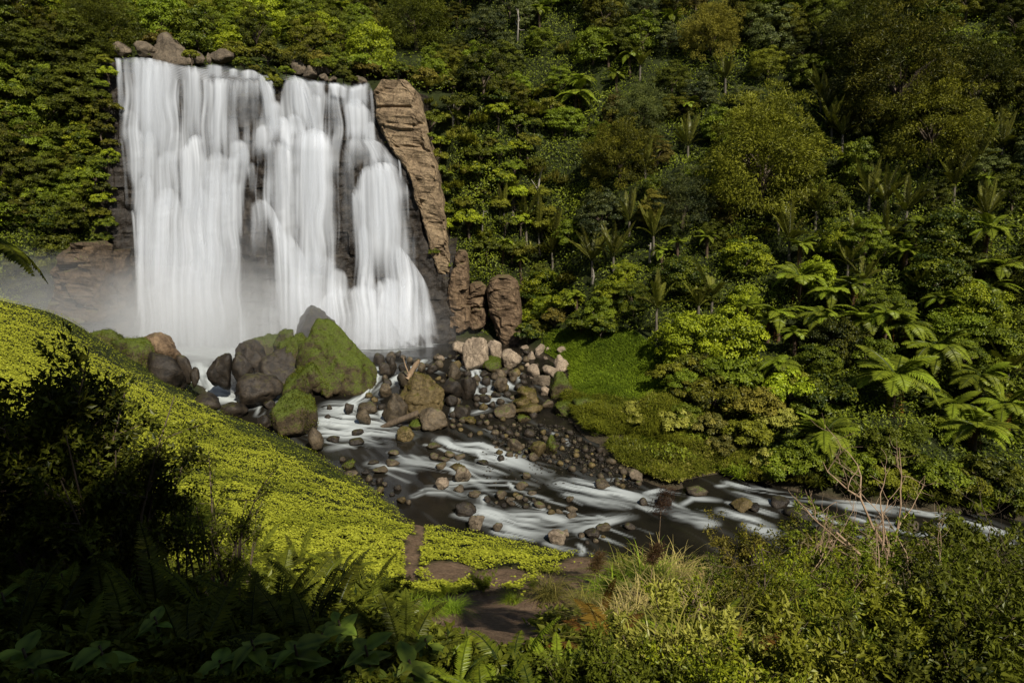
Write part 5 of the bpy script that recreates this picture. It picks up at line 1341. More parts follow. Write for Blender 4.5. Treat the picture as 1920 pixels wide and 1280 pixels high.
# pale bare trunks among the forest
def snag(px, py0, py1, label, tw=3.0, br=4):
    g = hit_ground(px, py1)[0]; a = at(px, py1, g[1] - .6); b = at(px + 2, py0, g[1] - .9)
    r = np.random.default_rng(int(px)); L_ = np.linalg.norm(b - a); rad = tw / 2 * project(a)[2] / FPX
    base = np.array([g[0], g[1], g[2] - .4])
    V0, q0 = tube([base - base, a - base, (a + b) / 2 - base + r.normal(size=3) * .1, b - base], [rad * 1.2, rad, rad * .85, rad * .4], 6)
    e = empty('bare_tree', tuple(base)); tk = obj('trunk', mesh_np('trunk', V0, q0, True), M['pale_bark'], e)
    for k in range(br):
        s = a + (b - a) * r.uniform(.45, 1); d = unit(r.normal(size=3) + np.array([0, 0, .8])) * L_ * r.uniform(.25, .55)
        V1, q1 = tube([s - base, s - base + d * .5 + r.normal(size=3) * .1, s - base + d], [rad * .5, rad * .35, rad * .12], 4)
        obj('branch', mesh_np('branch', V1, q1, True), M['pale_bark'], e)
    tag(e, label, 'tree', 'bare pale trees in the forest')
snag(849, 195, 240, 'white bare trunk standing out of the foliage beside the buttress')
snag(970, 25, 75, 'white bare trunk of a leafless tree at the top of the slope', 3.5, 7)
snag(386, 25, 55, 'pale bare twin branches above the middle of the lip', 3, 6)
snag(425, 60, 85, 'pale twisted bare tree just above the long lip boulder', 3, 6)
snag(570, 65, 100, 'thin pale bare trunk above the right lip pile', 2.5, 3)
snag(905, 395, 440, 'brown bare trunk right of the buttress', 3, 2)
snag(1218, 455, 490, 'pale leaning stub of trunk under the palms', 5, 1)
snag(1110, 505, 530, 'short pale stub of trunk on the lower slope', 5, 1)
snag(1010, 330, 390, 'grey weathered snag in the hollow of the slope', 6, 4)
snag(1535, 395, 410, 'pale stub of trunk under the middle palms', 4, 1)

def species(px, py):
    """what grows where, upper-right dimming put into darker leaves, read off the photograph"""
    u = rf.random()
    if px < 700 and py < 200:                     # above the falls
        return [('fine', 'olive'), ('broad', 'mid'), ('fine', 'dark'), ('fine', 'mid'), ('broad', 'bright')][int(u * 5)]
    if px < 260:                                  # left wall
        return [('broad', 'mid'), ('broad', 'mid'), ('fine', 'dark'), ('fine', 'olive'), ('broad', 'dark'), ('broad', 'bright')][int(u * 6)]
    if px < 1080 and py < 520:                    # beside the buttress and above
        return [('tuft', 'yellow'), ('fine', 'mid'), ('fine', 'dark'), ('broad', 'mid'), ('fine', 'olive'), ('tuft', 'olive'), ('fine', 'grey')][int(u * 7)]
    if px < 1500 and py < 420:
        return [('fine', 'olive'), ('broad', 'mid'), ('fine', 'grey'), ('fine', 'dark'), ('broad', 'bright'), ('tuft', 'olive'), ('fine', 'brownish')][int(u * 7)]
    if py < 380:  # darker species mix; the dimming of the upper right is put into leaf colour
        return [('fine', 'dark'), ('broad', 'dark'), ('fine', 'olive'), ('broad', 'mid'), ('fine', 'dark'), ('fine', 'grey')][int(u * 6)]
    if px < 1500:                                 # bright lower slope
        return [('broad', 'bright'), ('broad', 'bright'), ('broad', 'mid'), ('fine', 'mid'), ('broad', 'bright')][int(u * 5)]
    return [('broad', 'mid'), ('broad', 'bright'), ('fine', 'dark'), ('broad', 'mid'), ('fine', 'mid'), ('broad', 'dark')][int(u * 6)]

def forbidden(px, py):
    if 215 < px < 860 and 105 < py < 660 and px > 215: 
        if px < 700 or px < 800 + (py - 200) * .14: return True
    if 1020 < px < 1245 and 625 < py < 800: return True       # grass
    return False
cells = []
for gx in np.arange(-72, 84, 3.25):
    for gy in np.arange(42, 112, 3.25):
        x = gx + rf.uniform(-1.2, 1.2); y = gy + rf.uniform(-1.2, 1.2)
        cells.append((x, y))
cells = np.array(cells); cz_all = ground_z(cells[:, 0], cells[:, 1])
ntree = {}
for (x, y), z in zip(cells, cz_all):
    left_wall = x < -43 and y > cliff_y(x) + 1.0
    above = -43 <= x < -4 and y > cliff_y(x) + 3.6
    hill = x >= -4 and float(tps_eval(R_FIT, x, y)) > water_z(x, y) + 1.6 and y > 40
    if not (left_wall or above or hill): continue
    p = np.array([x, y, z]); px, py, dep = project(p + np.array([0, 0, 3.0]))
    gx_, gy_, _ = project(p)
    if not (-140 < px < 2060 and -110 < py < 960): continue
    if forbidden(px, py) or forbidden(gx_, gy_) and hill: continue
    if above and y < cliff_y(x) + 6.0:
        grow('shrub', rf.choice(['olive', 'mid', 'brownish']), p, rf.uniform(.8, 1.3), rf.integers(3)); continue
    near = min([math.hypot(px - t[0], py - t[1]) / t[2] for t in TAKEN] + [9])
    if near < 1.15: continue
    kind, lk = species(px, py)
    toe = hill and float(tps_eval(R_FIT, x, y)) < water_z(x, y) + 4.0
    if toe: kind, lk = ('shrub', rf.choice(['mid', 'olive', 'dark'])) if rf.random() < .6 else ('broad', 'mid')
    s = rf.uniform(.62, 1.12)
    if near < 1.9: s *= .72
    if toe and kind == 'broad': s *= .6
    grow(kind, lk, p, s * (1.25 if kind in ('shrub', 'tuft') else 1.0), rf.integers(5), rf.uniform(.85, 1.2))

# plants clinging to the steep rock right of the buttress and on the left wall
def cling(px, py, kind, lk, s):
    p = hit_ground(px, py)[0]
    if kind in ('shrub', 'tuft'): p = p + np.array([0, -.4, -.2])
    grow(kind, lk, p, s, rf.integers(5), 1.0)
for row in np.arange(175, 640, 38):
    for cx in np.arange(812 + max(0, (row - 200)) * .10, 1035, 36):
        px = cx + rf.uniform(-12, 12); py = row + rf.uniform(-12, 12)
        if 905 < px < 985 and py > 505: continue
        if px < 905 and py > 470: continue
        u = rf.random()
        cling(px, py, *([('tuft', 'yellow'), ('shrub', 'mid'), ('shrub', 'dark'), ('shrub', 'olive'), ('tuft', 'olive'), ('shrub', 'bright')][int(u * 6)]), rf.uniform(.75, 1.25))
for row in np.arange(120, 480, 40):
    for cx in np.arange(-20, 222 - max(0, row - 330) * .25, 38):
        px = cx + rf.uniform(-13, 13); py = row + rf.uniform(-13, 13)
        u = rf.random()
        cling(px, py, *([('broad', 'mid'), ('shrub', 'bright'), ('shrub', 'mid'), ('fine', 'olive'), ('shrub', 'dark'), ('fine', 'dark')][int(u * 6)]), rf.uniform(.45, .85) if u < .17 or .5 < u < .67 else rf.uniform(.8, 1.3))
# ------------------------------------------------------------------ fast ground lookups for scattering
def gz_fast(x, y):
    i = np.clip(np.searchsorted(xs, x) - 1, 0, len(xs) - 2); j = np.clip(np.searchsorted(ys, y) - 1, 0, len(ys) - 2)
    fx = np.clip((x - xs[i]) / (xs[i + 1] - xs[i]), 0, 1); fy = np.clip((y - ys[j]) / (ys[j + 1] - ys[j]), 0, 1)
    return (GZ[j, i] * (1 - fx) + GZ[j, i + 1] * fx) * (1 - fy) + (GZ[j + 1, i] * (1 - fx) + GZ[j + 1, i + 1] * fx) * fy
def hits_fast(px, py, t0=3.0, t1=120.0, n=170):
    d = ray(px, py); d = d / d[:, 1:2]
    Y = np.concatenate([np.linspace(t0, 30, 60), np.linspace(30.5, t1, n - 60)])
    lo = np.full(len(px), t0); hi = np.full(len(px), t1); done = np.zeros(len(px), bool)
    for k in range(n):
        x = d[:, 0] * Y[k]; y = np.full(len(px), Y[k]); z = CAM_Z + d[:, 2] * Y[k]
        b = (~done) & (gz_fast(x, y) > z)
        hi[b] = Y[k]; lo[b] = Y[max(k - 1, 0)]; done |= b
    for _ in range(9):
        m = (lo + hi) / 2
        b = gz_fast(d[:, 0] * m, m) > CAM_Z + d[:, 2] * m
        hi = np.where(b, m, hi); lo = np.where(b, lo, m)
    P = np.stack([d[:, 0] * hi, hi, CAM_Z + d[:, 2] * hi], -1)
    return P, done
def gnormal(P, e=.4):
    zx = gz_fast(P[:, 0] + e, P[:, 1]) - gz_fast(P[:, 0] - e, P[:, 1]); zy = gz_fast(P[:, 0], P[:, 1] + e) - gz_fast(P[:, 0], P[:, 1] - e)
    return unit(np.stack([-zx / (2 * e), -zy / (2 * e), np.ones(len(P))], -1))
ru = np.random.default_rng(21)

# undergrowth of the slopes: one leafy mass
n = 280000
px = ru.uniform(-120, 2040, n); py = ru.uniform(-60, 960, n)
P, ok = hits_fast(px, py)
Rv = tps_eval(R_FIT, P[:, 0], P[:, 1]); wz = water_z(P[:, 0], P[:, 1])
hill = (P[:, 0] > -4) & (P[:, 1] > 40) & (Rv > wz + .9) & (P[:, 2] > wz + .5)
wall = (P[:, 0] < -43) & (P[:, 1] > cliff_y(P[:, 0]) - 1); top = (P[:, 0] < 0) & (P[:, 1] > cliff_y(P[:, 0]) + 3.2) & (P[:, 2] > 20)
steep = (P[:, 0] > -7.5) & (P[:, 0] < 3) & (P[:, 1] > 74) & (P[:, 2] > 3) & (px > 845)
grass_zone = (px > 1000) & (px < 1250) & (py > 625) & (py < 830) & (px > 1020 + (py - 640) * .1) & (P[:, 1] < 68)
k = ok & (hill | wall | top | steep) & ~grass_zone
P = P[k]; pxk, pyk = px[k], py[k]
lump = fbm(P[:, 0] * .38, P[:, 1] * .38, P[:, 2] * .38, 3)
h = np.clip(.5 + .95 * lump, .05, 2.2)
P = P + gnormal(P) * (h * ru.uniform(.3, 1, len(P)) ** .6)[:, None] + ru.normal(size=P.shape) * .12
Nn = unit(gnormal(P) * .8 + np.array([0, -.15, .5]) + .65 * ru.normal(size=P.shape))
D = unit(np.cross(Nn, rand_dirs(ru, len(P))) + np.array([0, 0, -.3]))
T = .44 + .22 * lump + .2 * ru.normal(size=len(P))
big = .16 + .12 * (vnoise(P[:, 0] * .3, P[:, 1] * .3, 4.0) * .5 + .5)
me = leaves_mesh('undergrowth', P, D, Nn, big * ru.uniform(.7, 1.3, len(P)) * 1.3, big * ru.uniform(.5, 1.0, len(P)) * .7, T)
tag(obj('undergrowth', me, leaf_mat('leaf_undergrowth', (.016, .030, .005), (.105, .135, .020), .28, .05, 0.0)), 'dense mixed green undergrowth covering the forested slopes', 'undergrowth', kind='stuff')

# leafy ground cover on the mound
n = 420000
px = ru.uniform(-60, 1120, n); py = ru.uniform(545, 1130, n)
P, ok = hits_fast(px, py)
Lz = tps_eval(L_FIT, P[:, 0], P[:, 1]); wz = water_z(P[:, 0], P[:, 1])
dm = dirt_mask(P[:, 0], P[:, 1], P[:, 2])
k = ok & (P[:, 1] > 14) & (P[:, 1] < 56) & (P[:, 2] > wz + .12) & (dm < .45 + .2 * ru.normal(size=n)) & (P[:, 0] < 9)
P = P[k]
lump = .55 * fbm(P[:, 0] * .9, P[:, 1] * .9, 2.0, 3) + .25 * fbm(P[:, 0] * 3, P[:, 1] * 3, 7.0, 2)
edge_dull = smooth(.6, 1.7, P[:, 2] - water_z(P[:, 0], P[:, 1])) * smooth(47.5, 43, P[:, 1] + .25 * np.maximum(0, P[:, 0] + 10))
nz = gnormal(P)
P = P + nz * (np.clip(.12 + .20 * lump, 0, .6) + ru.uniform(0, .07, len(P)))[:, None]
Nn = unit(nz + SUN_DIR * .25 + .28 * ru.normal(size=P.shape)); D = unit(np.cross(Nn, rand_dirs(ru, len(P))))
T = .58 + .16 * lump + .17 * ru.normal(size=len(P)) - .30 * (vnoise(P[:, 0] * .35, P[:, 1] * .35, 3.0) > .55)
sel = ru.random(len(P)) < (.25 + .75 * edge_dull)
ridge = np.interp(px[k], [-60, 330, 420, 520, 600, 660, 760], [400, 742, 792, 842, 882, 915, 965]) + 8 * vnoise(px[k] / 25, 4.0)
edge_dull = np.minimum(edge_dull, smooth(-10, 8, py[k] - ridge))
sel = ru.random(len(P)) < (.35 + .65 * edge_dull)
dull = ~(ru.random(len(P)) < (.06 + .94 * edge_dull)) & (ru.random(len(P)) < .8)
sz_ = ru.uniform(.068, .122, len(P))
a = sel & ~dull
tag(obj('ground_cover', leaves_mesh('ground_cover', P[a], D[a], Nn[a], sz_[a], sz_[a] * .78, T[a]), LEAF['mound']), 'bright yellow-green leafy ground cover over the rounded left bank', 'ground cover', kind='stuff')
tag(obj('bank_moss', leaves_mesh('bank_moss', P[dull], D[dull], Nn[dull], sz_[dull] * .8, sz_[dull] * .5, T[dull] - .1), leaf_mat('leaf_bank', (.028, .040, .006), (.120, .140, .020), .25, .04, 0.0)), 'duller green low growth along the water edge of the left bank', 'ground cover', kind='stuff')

def blades(name, P, Nn, L, W, tint, r, lean=.5):
    a = r.uniform(0, 6.28, len(P)); d = unit(Nn * 1.0 + np.array([0, 0, .5]) + lean * np.stack([np.cos(a), np.sin(a), -.1 + 0 * a], -1))
    side = unit(np.stack([-np.sin(a), np.cos(a), 0 * a], -1)) * (np.asarray(W) * .5)[:, None]
    m1 = P + d * (L * .55)[:, None]; tip = P + d * L[:, None] + np.stack([np.cos(a), np.sin(a), -.9 + 0 * a], -1) * (L * .30 * lean * 2)[:, None]
    V = np.stack([P - side, P + side, m1 + side * .8, m1 - side * .8, tip], 1).reshape(-1, 3)
    i = np.arange(len(P))[:, None] * 5
    me = mesh_np(name, V, [i + np.array([[0, 1, 2, 3]]), i + np.array([[3, 2, 4]])], False); attr(me, 'tint', np.repeat(np.clip(tint, 0, 1), 5)); return me
# grass bank
n = 80000
px = ru.uniform(985, 1262, n); py = ru.uniform(618, 835, n)
P, ok = hits_fast(px, py); wz = water_z(P[:, 0], P[:, 1])
k = ok & (P[:, 2] > wz + .25) & (P[:, 1] > 44) & (P[:, 1] < 70) & (px > 1020 + (py - 640) * .1) & (px < 1190 + np.minimum(60, (py - 620) * 1.2))
P = P[k]; nn = gnormal(P); l = .26 + .26 * np.clip(fbm(P[:, 0] * .5, P[:, 1] * .5, 1.0, 2), 0, 1)
tag(obj('grass', blades('grass', P, nn, l * ru.uniform(.7, 1.3, len(P)), np.full(len(P), .05), .5 + .22 * ru.normal(size=len(P)) + .25 * fbm(P[:, 0] * .35, P[:, 1] * .35, 6.0, 3), ru), LEAF['grass']), 'bright green grass on the sloping bank right of the pale boulders', 'grass', kind='stuff')
# long olive grass and creeping cover on the point at the bend
n = 60000
px = ru.uniform(1040, 1420, n); py = ru.uniform(745, 925, n)
P, ok = hits_fast(px, py); wz = water_z(P[:, 0], P[:, 1])
k = ok & (P[:, 2] > wz + .12) & (P[:, 1] > 38) & (P[:, 1] < 60) & (py > 735 + (px - 1060) * .12)
P = P[k]; pk = px[k]; nn = gnormal(P); lum = fbm(P[:, 0] * .6, P[:, 1] * .6, 4.0, 3)
P = P + nn * np.clip(.25 + .5 * lum, 0, 1.0)[:, None]
m = (pk > 1140) & (ru.random(len(P)) < .55 + .4 * vnoise(P[:, 0] * .5, P[:, 1] * .5, 8.0))
g = ~m
tag(obj('long_grass', blades('long_grass', P[g], nn[g], .55 * ru.uniform(.6, 1.3, g.sum()), np.full(g.sum(), .05), .45 + .25 * ru.normal(size=g.sum()) + .2 * lum[g], ru, .8), LEAF['drygrass']), 'long olive grass hanging over the water at the river bend', 'grass', kind='stuff')
Nn = unit(nn[m] + .5 * ru.normal(size=(m.sum(), 3))); D = unit(np.cross(Nn, rand_dirs(ru, m.sum())))
tag(obj('creeping_cover', leaves_mesh('creeping_cover', P[m], D, Nn, ru.uniform(.14, .24, m.sum()), ru.uniform(.10, .17, m.sum()), .62 + .2 * ru.normal(size=m.sum())), LEAF['yellow']), 'pale yellow-green creeper draped over the bank at the bend', 'ground cover', kind='stuff')
# overhanging tufts along the far right shore
for i, px0 in enumerate(np.arange(1385, 1930, 26)):
    p = hit_ground(px0 + ru.uniform(-8, 8), 893 + (px0 - 1385) * .125 + ru.uniform(-8, 6))[0]
    if ru.random() < .6: grow('tuft', ru.choice(['olive', 'mid', 'dark']), p + np.array([0, 0, .1]), ru.uniform(.6, .95), int(ru.integers(3)))
    else: grow('shrub', ru.choice(['mid', 'dark', 'olive']), p, ru.uniform(.7, 1.1), int(ru.integers(3)))
# taller round bushes on the lower slope, beside the grass bank and along the bend
for px0, py0, lk, s in [(1300, 690, 'olive', 1.5), (1380, 705, 'mid', 1.6), (1340, 745, 'olive', 1.4), (1420, 760, 'brownish', 1.3), (1290, 735, 'olive', 1.2), (1480, 735, 'bright', 1.4), (1545, 745, 'mid', 1.4), (1460, 790, 'yellow', .9), (1400, 820, 'olive', 1.2),
                        (1500, 860, 'mid', 1.1), (1440, 870, 'yellow', 1.0), (1600, 880, 'mid', 1.1), (1680, 860, 'dark', 1.3), (1760, 900, 'mid', 1.1), (1850, 900, 'dark', 1.4), (1040, 590, 'brownish', 1.2), (1090, 600, 'mid', 1.3), (1020, 560, 'bright', 1.2), (1010, 610, 'olive', .9),
                        (1130, 610, 'mid', 1.1), (995, 590, 'bright', 1.0), (1065, 560, 'bright', 1.2), (1270, 790, 'yellow', .9), (1330, 800, 'yellow', 1.0), (1200, 790, 'yellow', .8), (1350, 840, 'yellow', .8), (1190, 770, 'yellow', .7)]:
    grow('shrub', lk, hit_ground(px0, py0 + 22 * s)[0], s, int(ru.integers(3)))

for py0 in np.arange(112, 470, 22):      # growth hanging over the bare edge of the cliff left of the water
    q = on_face(np.array(196 + ru.uniform(-12, 12) + (py0 > 330) * -8), np.array(float(py0)), .3)
    grow('shrub', ru.choice(['mid', 'bright', 'dark', 'olive']), q + np.array([0, 0, -.8]), ru.uniform(.6, 1.0), int(ru.integers(3)))
for px0, py0 in [(600, 118), (625, 128), (650, 135), (670, 130), (690, 138), (705, 135), (725, 140), (745, 138), (765, 140), (640, 118), (680, 120), (720, 125), (780, 145), (560, 112), (530, 118), (795, 150)]:
    grow('shrub', ru.choice(['mid', 'olive', 'dark', 'brownish']), hit_ground(px0, py0 + 12)[0], ru.uniform(.7, 1.1), int(ru.integers(3)))
for px0, py0 in [(505, 150), (512, 160), (498, 138), (450, 118), (350, 100), (640, 140), (655, 148), (530, 128), (470, 125), (805, 250), (812, 470), (845, 495), (725, 262)]:
    q = on_face(np.array(float(px0)), np.array(float(py0)), .5); grow('shrub', ru.choice(['mid', 'olive', 'dark']), q + np.array([0, .9, -.6]), ru.uniform(.45, .8) if px0 < 700 else .4, int(ru.integers(3)))
# moss and small leaves standing up from the mossy boulders
mossm = {'mossy_boulder_rock': leaf_mat('moss_tuft', (.020, .030, .005), (.052, .066, .009), .2, .02, .2), 'olive_boulder_rock': leaf_mat('moss_tuft_olive', (.026, .026, .006), (.055, .054, .010), .2, .02, .2)}
for o in [o for o in COL.objects if o.name.startswith('boulder') and o.type == 'MESH' and o.data.materials and o.data.materials[0].name in mossm]:
    me = o.data; nf = len(me.polygons); c = np.zeros(nf * 3); nr = np.zeros(nf * 3); ar = np.zeros(nf)
    me.polygons.foreach_get('center', c); me.polygons.foreach_get('normal', nr); me.polygons.foreach_get('area', ar); c = c.reshape(-1, 3); nr = nr.reshape(-1, 3)
    loc = np.array(o.location); w = c + loc
    olive = me.materials[0].name.startswith('olive')
    wgt = ar * np.clip(nr[:, 2] + 1.5 * fbm(w[:, 0] * 1.1, w[:, 1] * 1.1, w[:, 2] * 1.1, 3) + (.35 if not olive else -.25), 0, 1)
    if wgt.sum() < 1e-6: continue
    n_ = int(min(5200, wgt.sum() * (260 if not olive else 130)))
    if n_ < 20: continue
    k = ru.choice(nf, n_, p=wgt / wgt.sum()); jit = np.sqrt(ar[k])[:, None] * .9
    Pm = c[k] + jit * .6 * ru.normal(size=(n_, 3)) * .6; Nm = unit(nr[k] + .5 * ru.normal(size=(n_, 3))); Dm = unit(np.cross(Nm, rand_dirs(ru, n_)) + .5 * nr[k])
    Pm = Pm - nr[k] * .015
    sm = ru.uniform(.06, .13, n_)
    obj('moss', leaves_mesh('moss', Pm, Dm, Nm, sm, sm * .6, .5 + .2 * ru.normal(size=n_) + .35 * fbm(w[k, 0] * .8, w[k, 1] * .8, w[k, 2] * .8, 3)), mossm[me.materials[0].name], o)
# ------------------------------------------------------------------ trees behind and beside the viewpoint: their shade lies over the foreground
big_crown = []
for sd in (700, 701):
    r = np.random.default_rng(sd)
    Pc, Nc, Tc = crown_points(r, (6.2, 6.2, 4.0), 170, 70, 0, (.16, .26), -.7)
    Dc = unit(np.cross(Nc, rand_dirs(r, len(Pc))) + np.array([0, 0, -.3]))
    me = leaves_mesh('crown', Pc, Dc, Nc, r.uniform(.35, .6, len(Pc)), r.uniform(.22, .38, len(Pc)), Tc); me.materials.append(LEAF['mid']); big_crown.append(me)
for i, (x, y, zc, s, lab) in enumerate([(-23, 8, 27, .8, 'tall broadleaf tree shading the left slope, outside the frame on the left'), (-10.5, 1, 27, 1.0, 'tall broadleaf tree behind the viewpoint, to its left'),
                                        (-4, -6.5, 27, .9, 'tall broadleaf tree directly behind the viewpoint'), (2.5, -12.5, 27, .75, 'tall broadleaf tree behind the viewpoint, to its right'),
                                        (31, -8, 27, .8, 'tall broadleaf tree on the slope far right behind the viewpoint'), (-20, 0, 28, 1.1, 'tallest broadleaf tree on the slope far left behind the viewpoint'),
                                        (-7.5, -2.8, 20.5, .7, 'low broadleaf tree added at the left behind the viewpoint to block sky light'), (0, -6, 21, .7, 'low broadleaf tree added close behind the viewpoint to block sky light'), (-14, 4.5, 22, .75, 'low broadleaf tree added left of the viewpoint, outside the frame, to block sky light'), (-2.0, 1.5, 27, .38, 'slender broadleaf tree, its small crown added over the viewpoint to shade the shrubs')]):  # low crowns added to block sky light, slender one to shade left shrubs
    bx, by_ = (x, y) if i != 9 else (-3.5, -3.0)          # the added slender tree leans forward from behind the camera
    g = float(ground_z(bx, by_)); e = empty('shade_tree', (bx, by_, g))
    H = zc - g
    c = obj('crown', big_crown[i % 2], None, e, (x - bx, y - by_, H)); c.scale = (s,) * 3; c.rotation_euler = (0, 0, i * 1.1)
    r = np.random.default_rng(800 + i); V, q = limbs(r, H, 4.5 * s, 9, .30); V = V + np.array([x - bx, y - by_, 0]) * (np.clip(V[:, 2:3] / H, 0, 1) ** 2); obj('trunk', mesh_np('trunk', V, q, True), M['bark'], e)
    tag(e, lab, 'tree', 'trees around the viewpoint')

# a tall tree fern beside the viewpoint throws its frond shadows onto the slip
fx, fy = 5.9, 1.6; fg = float(ground_z(fx, fy)); e = put_fern((fx, fy, 20.0), 20.0 - fg, 1.2, 9, 'fern', 555, 0, .1)
tag(e, 'tall tree fern beside the viewpoint, casting frond shadows on the bare slip', 'tree fern', 'trees around the viewpoint')
# ------------------------------------------------------------------ foreground plants
rg = np.random.default_rng(41)
def gpt(px, py): return hit_ground(px, py, 1.2, 60, 900)[0]
def lm_leaf(name, L, W, cup=.12, droop=.35, nx=7, ny=5):
    s = np.linspace(0, 1, nx); t = np.linspace(-1, 1, ny); S, Tt = np.meshgrid(s, t, indexing='ij')
    prof = np.sin(np.pi * S ** .75) ** .8 * (1 - .15 * S) + .02
    X = L * S; Yv = W * .5 * Tt * prof; Z = cup * W * np.abs(Tt) * prof - droop * L * S ** 2 + .018 * L * np.sin(S * 26) * np.abs(Tt) * prof
    me = mesh_np(name, np.stack([X, Yv, Z], -1).reshape(-1, 3), grid_faces(nx, ny), True)
    attr(me, 'tint', (.55 - .28 * (np.abs(Tt) < .1) + .12 * np.sin(S * 26)).ravel()); return me
BIGLEAF = [lm_leaf('leaf', .25, .15, .15, d) for d in (.25, .45, .1)]
bl = leaf_mat('leaf_large_foreground', (.03, .055, .012), (.12, .175, .045), .25, .08, .3)
for me in BIGLEAF: me.materials.append(bl)
def bigleaf_plant(p, h, nl, s, seed):
    r = np.random.default_rng(seed); e = empty('large_leaved_plant', tuple(p))
    V, q = tube([(0, 0, -.2), (.03, .02, h * .5), (0, 0, h)], [.018, .014, .01], 5); obj('stem', mesh_np('stem', V, q, True), M['bark'], e)
    for i in range(nl):
        f = obj('leaf', BIGLEAF[i % 3], None, e, (0, 0, h * (.55 + .45 * i / nl))); a = i * 2.4 + r.uniform(-.3, .3)
        f.rotation_euler = (r.uniform(-.25, .25), r.uniform(-.55, .15), a); f.scale = (s * r.uniform(.75, 1.15),) * 3
    return e
FG = []
for i, (px0, py0, h, nl, s) in enumerate([(480, 1245, .5, 9, 1.0), (560, 1262, .5, 9, 1.0), (610, 1235, .55, 9, 1.0), (690, 1262, .5, 9, .9), (420, 1270, .4, 8, .9), (770, 1275, .4, 8, .9), (60, 1130, .7, 9, 1.1), (130, 1125, .7, 8, 1.0), (20, 1160, .6, 8, 1.1),
                                          (200, 1260, .5, 8, 1.0), (60, 1270, .5, 8, 1.1), (300, 1190, .5, 8, .8), (390, 1080, .6, 8, .9), (420, 1100, .6, 8, .9), (270, 1090, .6, 8, .8), (640, 1200, .5, 8, .9), (800, 1235, .5, 8, .9), (520, 1270, .4, 9, 1.0)]):
    p = gpt(px0, min(1330, py0 + 60)); e = bigleaf_plant(p, h, nl, s, i); FG.append((e, 'large oval-leaved plant in the foreground shade', 'plant', 'large-leaved plants in the foreground', px0, py0))
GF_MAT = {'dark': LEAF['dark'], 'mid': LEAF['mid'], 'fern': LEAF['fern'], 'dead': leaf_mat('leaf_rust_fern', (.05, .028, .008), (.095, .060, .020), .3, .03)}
def ground_fern(p, nf, s, mk, seed):
    r = np.random.default_rng(seed + 5000); e = empty('ground_fern', tuple(p)); a0 = r.uniform(0, 6.28)
    for i in range(nf):
        f = obj('frond', GFERN_FROND[r.integers(3)], None, e, (0, 0, .02)); f.rotation_euler = (r.uniform(-.3, .3), r.uniform(-.45, .15), a0 + i * 2.39996); f.scale = (s * r.uniform(.8, 1.2),) * 3; set_mat(f, GF_MAT[mk])
    return e
fern_spots = [(40, 1090, 1.3), (140, 1060, 1.4), (220, 1040, 1.4), (330, 1050, 1.4), (430, 1040, 1.4), (520, 1050, 1.4), (600, 1060, 1.4), (690, 1080, 1.5), (100, 1180, 1.2), (200, 1150, 1.2), (300, 1140, 1.2), (420, 1150, 1.2),
              (520, 1140, 1.3), (620, 1140, 1.3), (250, 1210, 1.0), (360, 1230, 1.0), (150, 1240, .9), (560, 1190, 1.1), (700, 1200, 1.1), (860, 1262, .5), (940, 1268, .5), (1060, 1262, .5), (905, 1275, .5),
              (1000, 1275, .5), (470, 1190, 1.1), (20, 1230, 1.0), (560, 1020, 1.3), (640, 1040, 1.3), (480, 1000, 1.3), (680, 1215, .8), (760, 1215, .8), (830, 1235, .7), (960, 1240, .7), (1040, 1240, .6), (600, 1225, .8), (700, 1120, 1.1), (760, 1160, .9)]
for i, (px0, py0, s) in enumerate(fern_spots):
    p = gpt(px0, min(1330, py0 + 45)); FG.append((ground_fern(p, 9, s * .85, 'dark' if px0 < 820 else 'mid', i), 'dark shaded fern in the left foreground' if px0 < 820 else 'green fern at the bottom of the slip', 'fern', 'ground ferns in the foreground', px0, py0))  # left ferns take darker leaves, their shade deepened by colour
for i, (px0, py0, s, mk) in enumerate([(1140, 1225, .9, 'dead'), (1300, 1215, .8, 'fern'), (1355, 1230, .8, 'dead'), (1120, 1150, .8, 'dead')]):
    p = gpt(px0, py0 + 30); FG.append((ground_fern(p, 6, s, mk, 60 + i), ('rust-brown' if mk == 'dead' else 'bright green') + ' fern among the near right bushes', 'fern', 'ground ferns in the foreground', px0, py0))

